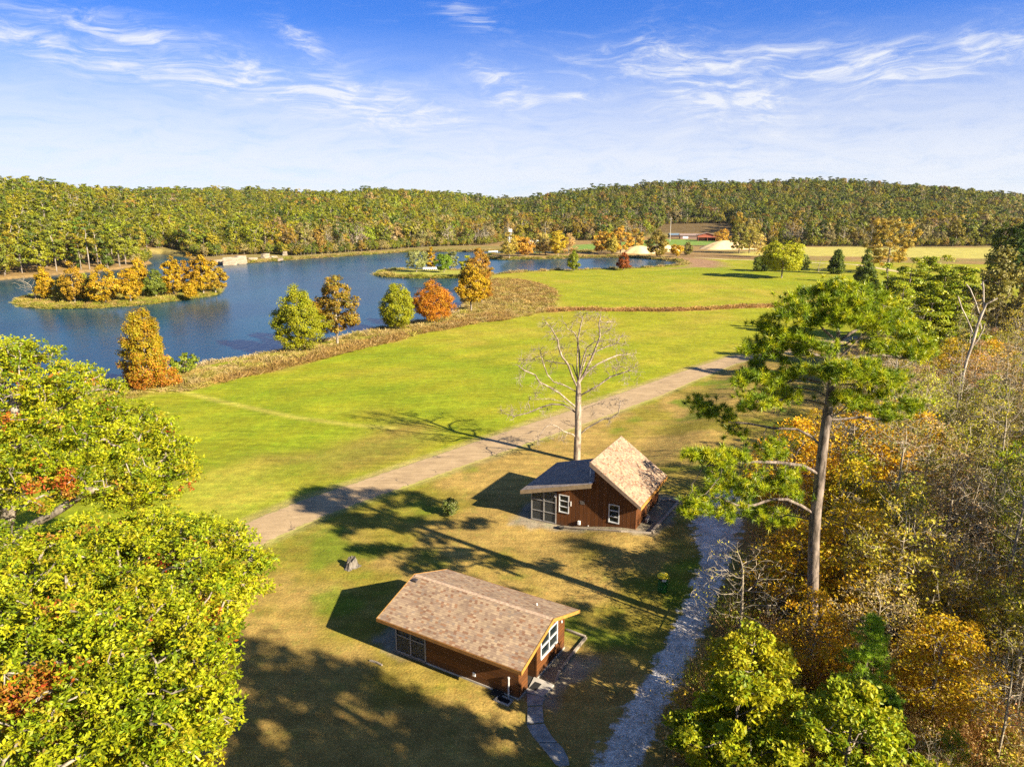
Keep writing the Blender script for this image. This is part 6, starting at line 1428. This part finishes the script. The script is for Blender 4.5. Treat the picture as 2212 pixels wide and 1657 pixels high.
for i, (u, v, a, b, c_, lab) in enumerate([(497, 569, 2.9, 1.5, 1.9, 'largest pale limestone block at the water of the far shore, left'), (521, 567, 2.3, 1.5, 2.1, 'upright pale limestone block right of the largest one'), (470, 568, 2.8, 1.4, 1.0, 'low brownish ledge left of the pale limestone blocks'),
        (545, 563, 2.2, 1.2, .9, 'low rocky ledge between the pale blocks and the boulder slope'), (574, 558, 1.9, 1.4, 1.6, 'rough tan boulder on the far bank under the cedars'), (591, 559, 1.9, 1.2, .9, 'flat tan boulder at the water right of the rough one'),
        (616, 552, 1.2, 1, 1.5, 'small pale rock standing higher on the far bank'), (606, 562, 3.2, .9, .5, 'long low stone shelf at the waterline of the far shore'), (658, 531, 1.6, 1.2, 2.0, 'pale cliff patch showing between the trees above the far shore')]):
    o = link('limestone_rock', rock(900+i, a, b, c_)); me_ = o.data; me_.materials.append(M_LIME); g = g3(u, v); o.location = (g[0], g[1], max(g[2], -.5)+c_*.35); o.rotation_euler = (0, 0, .35 + i*.2); tag(o, lab, 'rock', 'pale rocks on the far shore')
M_SAND = simple('sand_heap', (.62, .46, .24), .95, bump=.5, bscale=1.2, vary=.2, vscale=.4)
for i, (u, v, w_, h_, lab) in enumerate([(1380, 547, 11.5, 4.2, 'sand heap nearest the pond, left of the others'), (1432, 543, 10, 4.0, 'middle sand heap behind the small gold tree'), (1567, 538, 17, 5.2, 'widest sand heap, in the field below the barn')]):
    b = g3(u, v); rg3 = np.random.default_rng(i); nA, nR = 40, 10; vs = []; 
    for j in range(nR+1):
        t = j/nR
        for q_ in range(nA):
            a = q_*2*math.pi/nA; rr = w_*(1-t)*(1 + .14*math.sin(3*a+i) + .08*math.sin(7*a+2*i) + rg3.normal(0, .01)); vs.append((rr*math.cos(a), rr*math.sin(a)*.6, h_*(1-(1-t)**1.6)*(1 + .12*math.sin(2*a+i)*(1-t)) - .3))
    fs = [(j*nA+q_, j*nA+(q_+1) % nA, (j+1)*nA+(q_+1) % nA, (j+1)*nA+q_) for j in range(nR) for q_ in range(nA)]
    mb = MB(); mb.add(vs, fs); o = mb.build('sand_heap', M_SAND, smooth=True); o.location = b; tag(o, lab, 'sand heap', 'heaps of yellow sand')
# barn
b = g3(1527, 521); e = empty('barn', b, 'reddish-brown open-fronted barn with a low gable roof at the foot of the wooded hill', 'barn', rz=-.15)
M_RED = simple('red_barn_boards', (.30, .09, .05), .8, vary=.3); M_ROOFB = simple('rusty_barn_roof', (.30, .20, .15), .7, vary=.3)
mb = MB(); mb.box((-6.5, -.1, 0), (-6, 8, 4)); mb.box((6, -.1, 0), (6.5, 8, 4)); mb.box((-6, 7.6, 0), (6, 8, 4)); mb.prism([(-6.5, 0, 3), (6.5, 0, 3), (6.5, 0, 4), (0, 0, 5.6), (-6.5, 0, 4)], (0, .3, 0)); mb.box((-6, 0, 0), (-1.5, .3, 3)); mb.build('walls', M_RED, e)
mb = MB(); mb.prism([(-7.4, -1, 3.9), (0, -1, 5.75), (7.4, -1, 3.9), (7.4, -1, 4.1), (0, -1, 6.0), (-7.4, -1, 4.1)], (0, 9.6, 0)); mb.build('roof', M_ROOFB, e)
mb = MB(); mb.prism([(-7, -3.2, 2.6), (7, -3.2, 2.6), (7, -.12, 3.1), (-7, -.12, 3.1)], (0, 0, .15)); mb.build('lean_to_roof', M_RED, e)
for x_ in (-6.6, 0, 6.6): mb = MB(); mb.bar((x_, -3, 0), (x_, -3, 2.62), .14); mb.build('post', M_RED, e)
b = g3(1492, 517); e = empty('farm_shed', b, 'long low shed with a brown roof left of the red barn', 'shed', rz=-.1)
mb = MB(); mb.box((-8, 0, 0), (8, 6, 2.6)); mb.build('walls', simple('shed_walls', (.20, .13, .10), .8), e)
mb = MB(); mb.prism([(-8.6, -.8, 2.62), (-8.6, 3, 3.9), (-8.6, 6.8, 2.62), (-8.6, 6.8, 2.8), (-8.6, 3, 4.1), (-8.6, -.8, 2.8)], (17.2, 0, 0)); mb.build('roof', simple('brown_tin_roof', (.26, .19, .16), .6), e)
mb = MB(); mb.box((-6, -.08, .4), (-2, -.01, 2.2)); mb.build('door', M_WHITE, e)
b = g3(1458, 515); e = empty('farm_shed', b, 'small shed with a dark blue-grey roof, leftmost of the farm buildings', 'shed', rz=.1)
mb = MB(); mb.box((-4, 0, 0), (4, 5, 2.4)); mb.build('walls', M_TRIMD, e); mb = MB(); mb.prism([(-4.6, -.6, 2.42), (-4.6, 2.5, 3.6), (-4.6, 5.6, 2.42), (-4.6, 5.6, 2.6), (-4.6, 2.5, 3.8), (-4.6, -.6, 2.6)], (9.2, 0, 0)); mb.build('roof', simple('blue_grey_tin', (.14, .19, .24), .4), e)
# white tower and trailer, pole, boats, benches
b = g3(1102, 528); e = empty('white_tower', b, 'narrow white tower rising behind the leftmost tree of the spit', 'tower')
mb = MB()
for x_ in (-1, 1):
    for y_ in (-1, 1): mb.bar((x_*1.1, y_*1.1, 0), (x_*.5, y_*.5, 8), .12)
mb.build('legs', M_WHITE, e); e.children[0].name = 'tower_frame'
mb = MB(); mb.box((-.9, -.9, 8), (1.3, .9, 9.8)); mb.build('cabin', M_WHITE, e); mb = MB(); mb.box((-.45, -.4, .0), (.1, .4, 7.98)); mb.build('shaft', M_WHITE, e); mb = MB(); mb.bar((-.8, 0, 9.8), (-.8, 0, 11), .08); mb.build('mast', M_WHITE, e)
b = g3(1152, 530); e = empty('trailer', b, 'white box trailer parked behind the golden trees of the spit', 'trailer')
mb = MB(); mb.box((-3.4, -1.2, .8), (3.4, 1.2, 3.2)); mb.build('body', M_WHITE, e, .08); mb = MB(); mb.box((-4, -1.0, .5), (5.6, 1.0, .79)); mb.build('chassis', M_BLACK, e)
for x_ in (-1.2, .2): 
    for s_ in (-1, 1):
        mb = MB(); mb.bar((x_, s_*1.05, .45), (x_, s_*1.3, .45), .45, 16); mb.build('wheel', M_BLACK, e)
b = g3(1447, 522); e = empty('utility_pole', b, 'tall bare utility pole in the green field left of the farm buildings', 'utility pole')
mb = MB(); mb.bar((0, 0, 0), (0, 0, 17), .22, 8, .14); mb.build('pole', simple('pole_wood', (.45, .40, .34), .9), e); mb = MB(); mb.box((-1.2, -.06, 15.8), (1.2, .06, 16.0)); mb.build('crossarm', M_TIMB, e)
def boat(u, v, label, L_=4.2):
    p_ = G0(u, v, WZ); e = empty('rowing_boat', (p_[0], p_[1], WZ), label, 'boat', rz=.25); mb = MB(); n_ = 9; vs = []
    for i in range(n_):
        t = i/(n_-1); wd = .75*(1-(t**3)*.95)*(1 if i else .8); x_ = -L_/2 + L_*t
        vs += [(x_, -wd, .45+.15*t*t), (x_, -wd*.6, -.1), (x_, wd*.6, -.1), (x_, wd, .45+.15*t*t)]
    fs = [(i*4+j, i*4+j+1, (i+1)*4+j+1, (i+1)*4+j) for i in range(n_-1) for j in range(3)] + [(0, 3, 2, 1)]; mb.add(vs, fs); mb.build('hull', M_WHITE, e)
    for x_ in (-1.1, .3): mb = MB(); mb.box((x_, -.62, .2), (x_+.3, .62, .26)); mb.build('seat', M_WHITE, e)
boat(1065, 544.5, 'white rowing boat on the water left of the spit trees', 5.5)
p_ = G0(1000, 544, WZ); e = empty('jetty', (p_[0], p_[1], WZ), 'low dark wooden jetty on the far shore behind the rust-brown sycamore', 'jetty', rz=-.5)
mb = MB(); mb.box((-7, -1, .5), (7, 1, .7)); mb.build('deck', M_TRIMD, e)
for x_ in (-6, 0, 6): mb = MB(); mb.bar((x_, .8, -.5), (x_, .8, .5), .12); mb.build('post', M_TRIMD, e)
first = None
for r_ in range(2):
    for i in range(11):
        u = 917 + i*4.3; v = 583.5 - r_*1.6
        p_ = G0(u, v, 0)
        if first is None:
            first = e = empty('white_bench', (p_[0], p_[1], hz(p_[0], p_[1])), 'white bench in the two rows on the small lawn island', 'bench', 'white benches in rows on the small island', rz=.1)
            mb = MB(); mb.box((-.55, -.25, .40), (.55, .25, .47)); mb.build('seat', M_WHITE, e); mb = MB(); mb.box((-.55, .20, .47), (.55, .26, 1.0)); mb.build('backrest', M_WHITE, e)
            for x_ in (-.5, .44): mb = MB(); mb.box((x_, -.22, 0), (x_+.06, .2, .40)); mb.build('leg', M_WHITE, e)
        else:
            c_ = first.copy(); COL.objects.link(c_); c_.location = (p_[0], p_[1], hz(p_[0], p_[1]))
            for ch_ in first.children: d_ = ch_.copy(); COL.objects.link(d_); d_.parent = c_

# ------------------------------------------------------------------ the air
mb = MB(); mb.box((-2600, -400, -3), (2600, 2600, 130)); m, k = new_mat('hazy_air')
v = k.new('ShaderNodeVolumePrincipled'); v.inputs['Density'].default_value = .00003; v.inputs['Color'].default_value = (.86, .92, 1, 1); v.inputs['Anisotropy'].default_value = .2
k.l.new(v.outputs[0], k.out.inputs['Volume'])
tag(mb.build('haze', m), kind='stuff')
cy.volume_bounces = 0
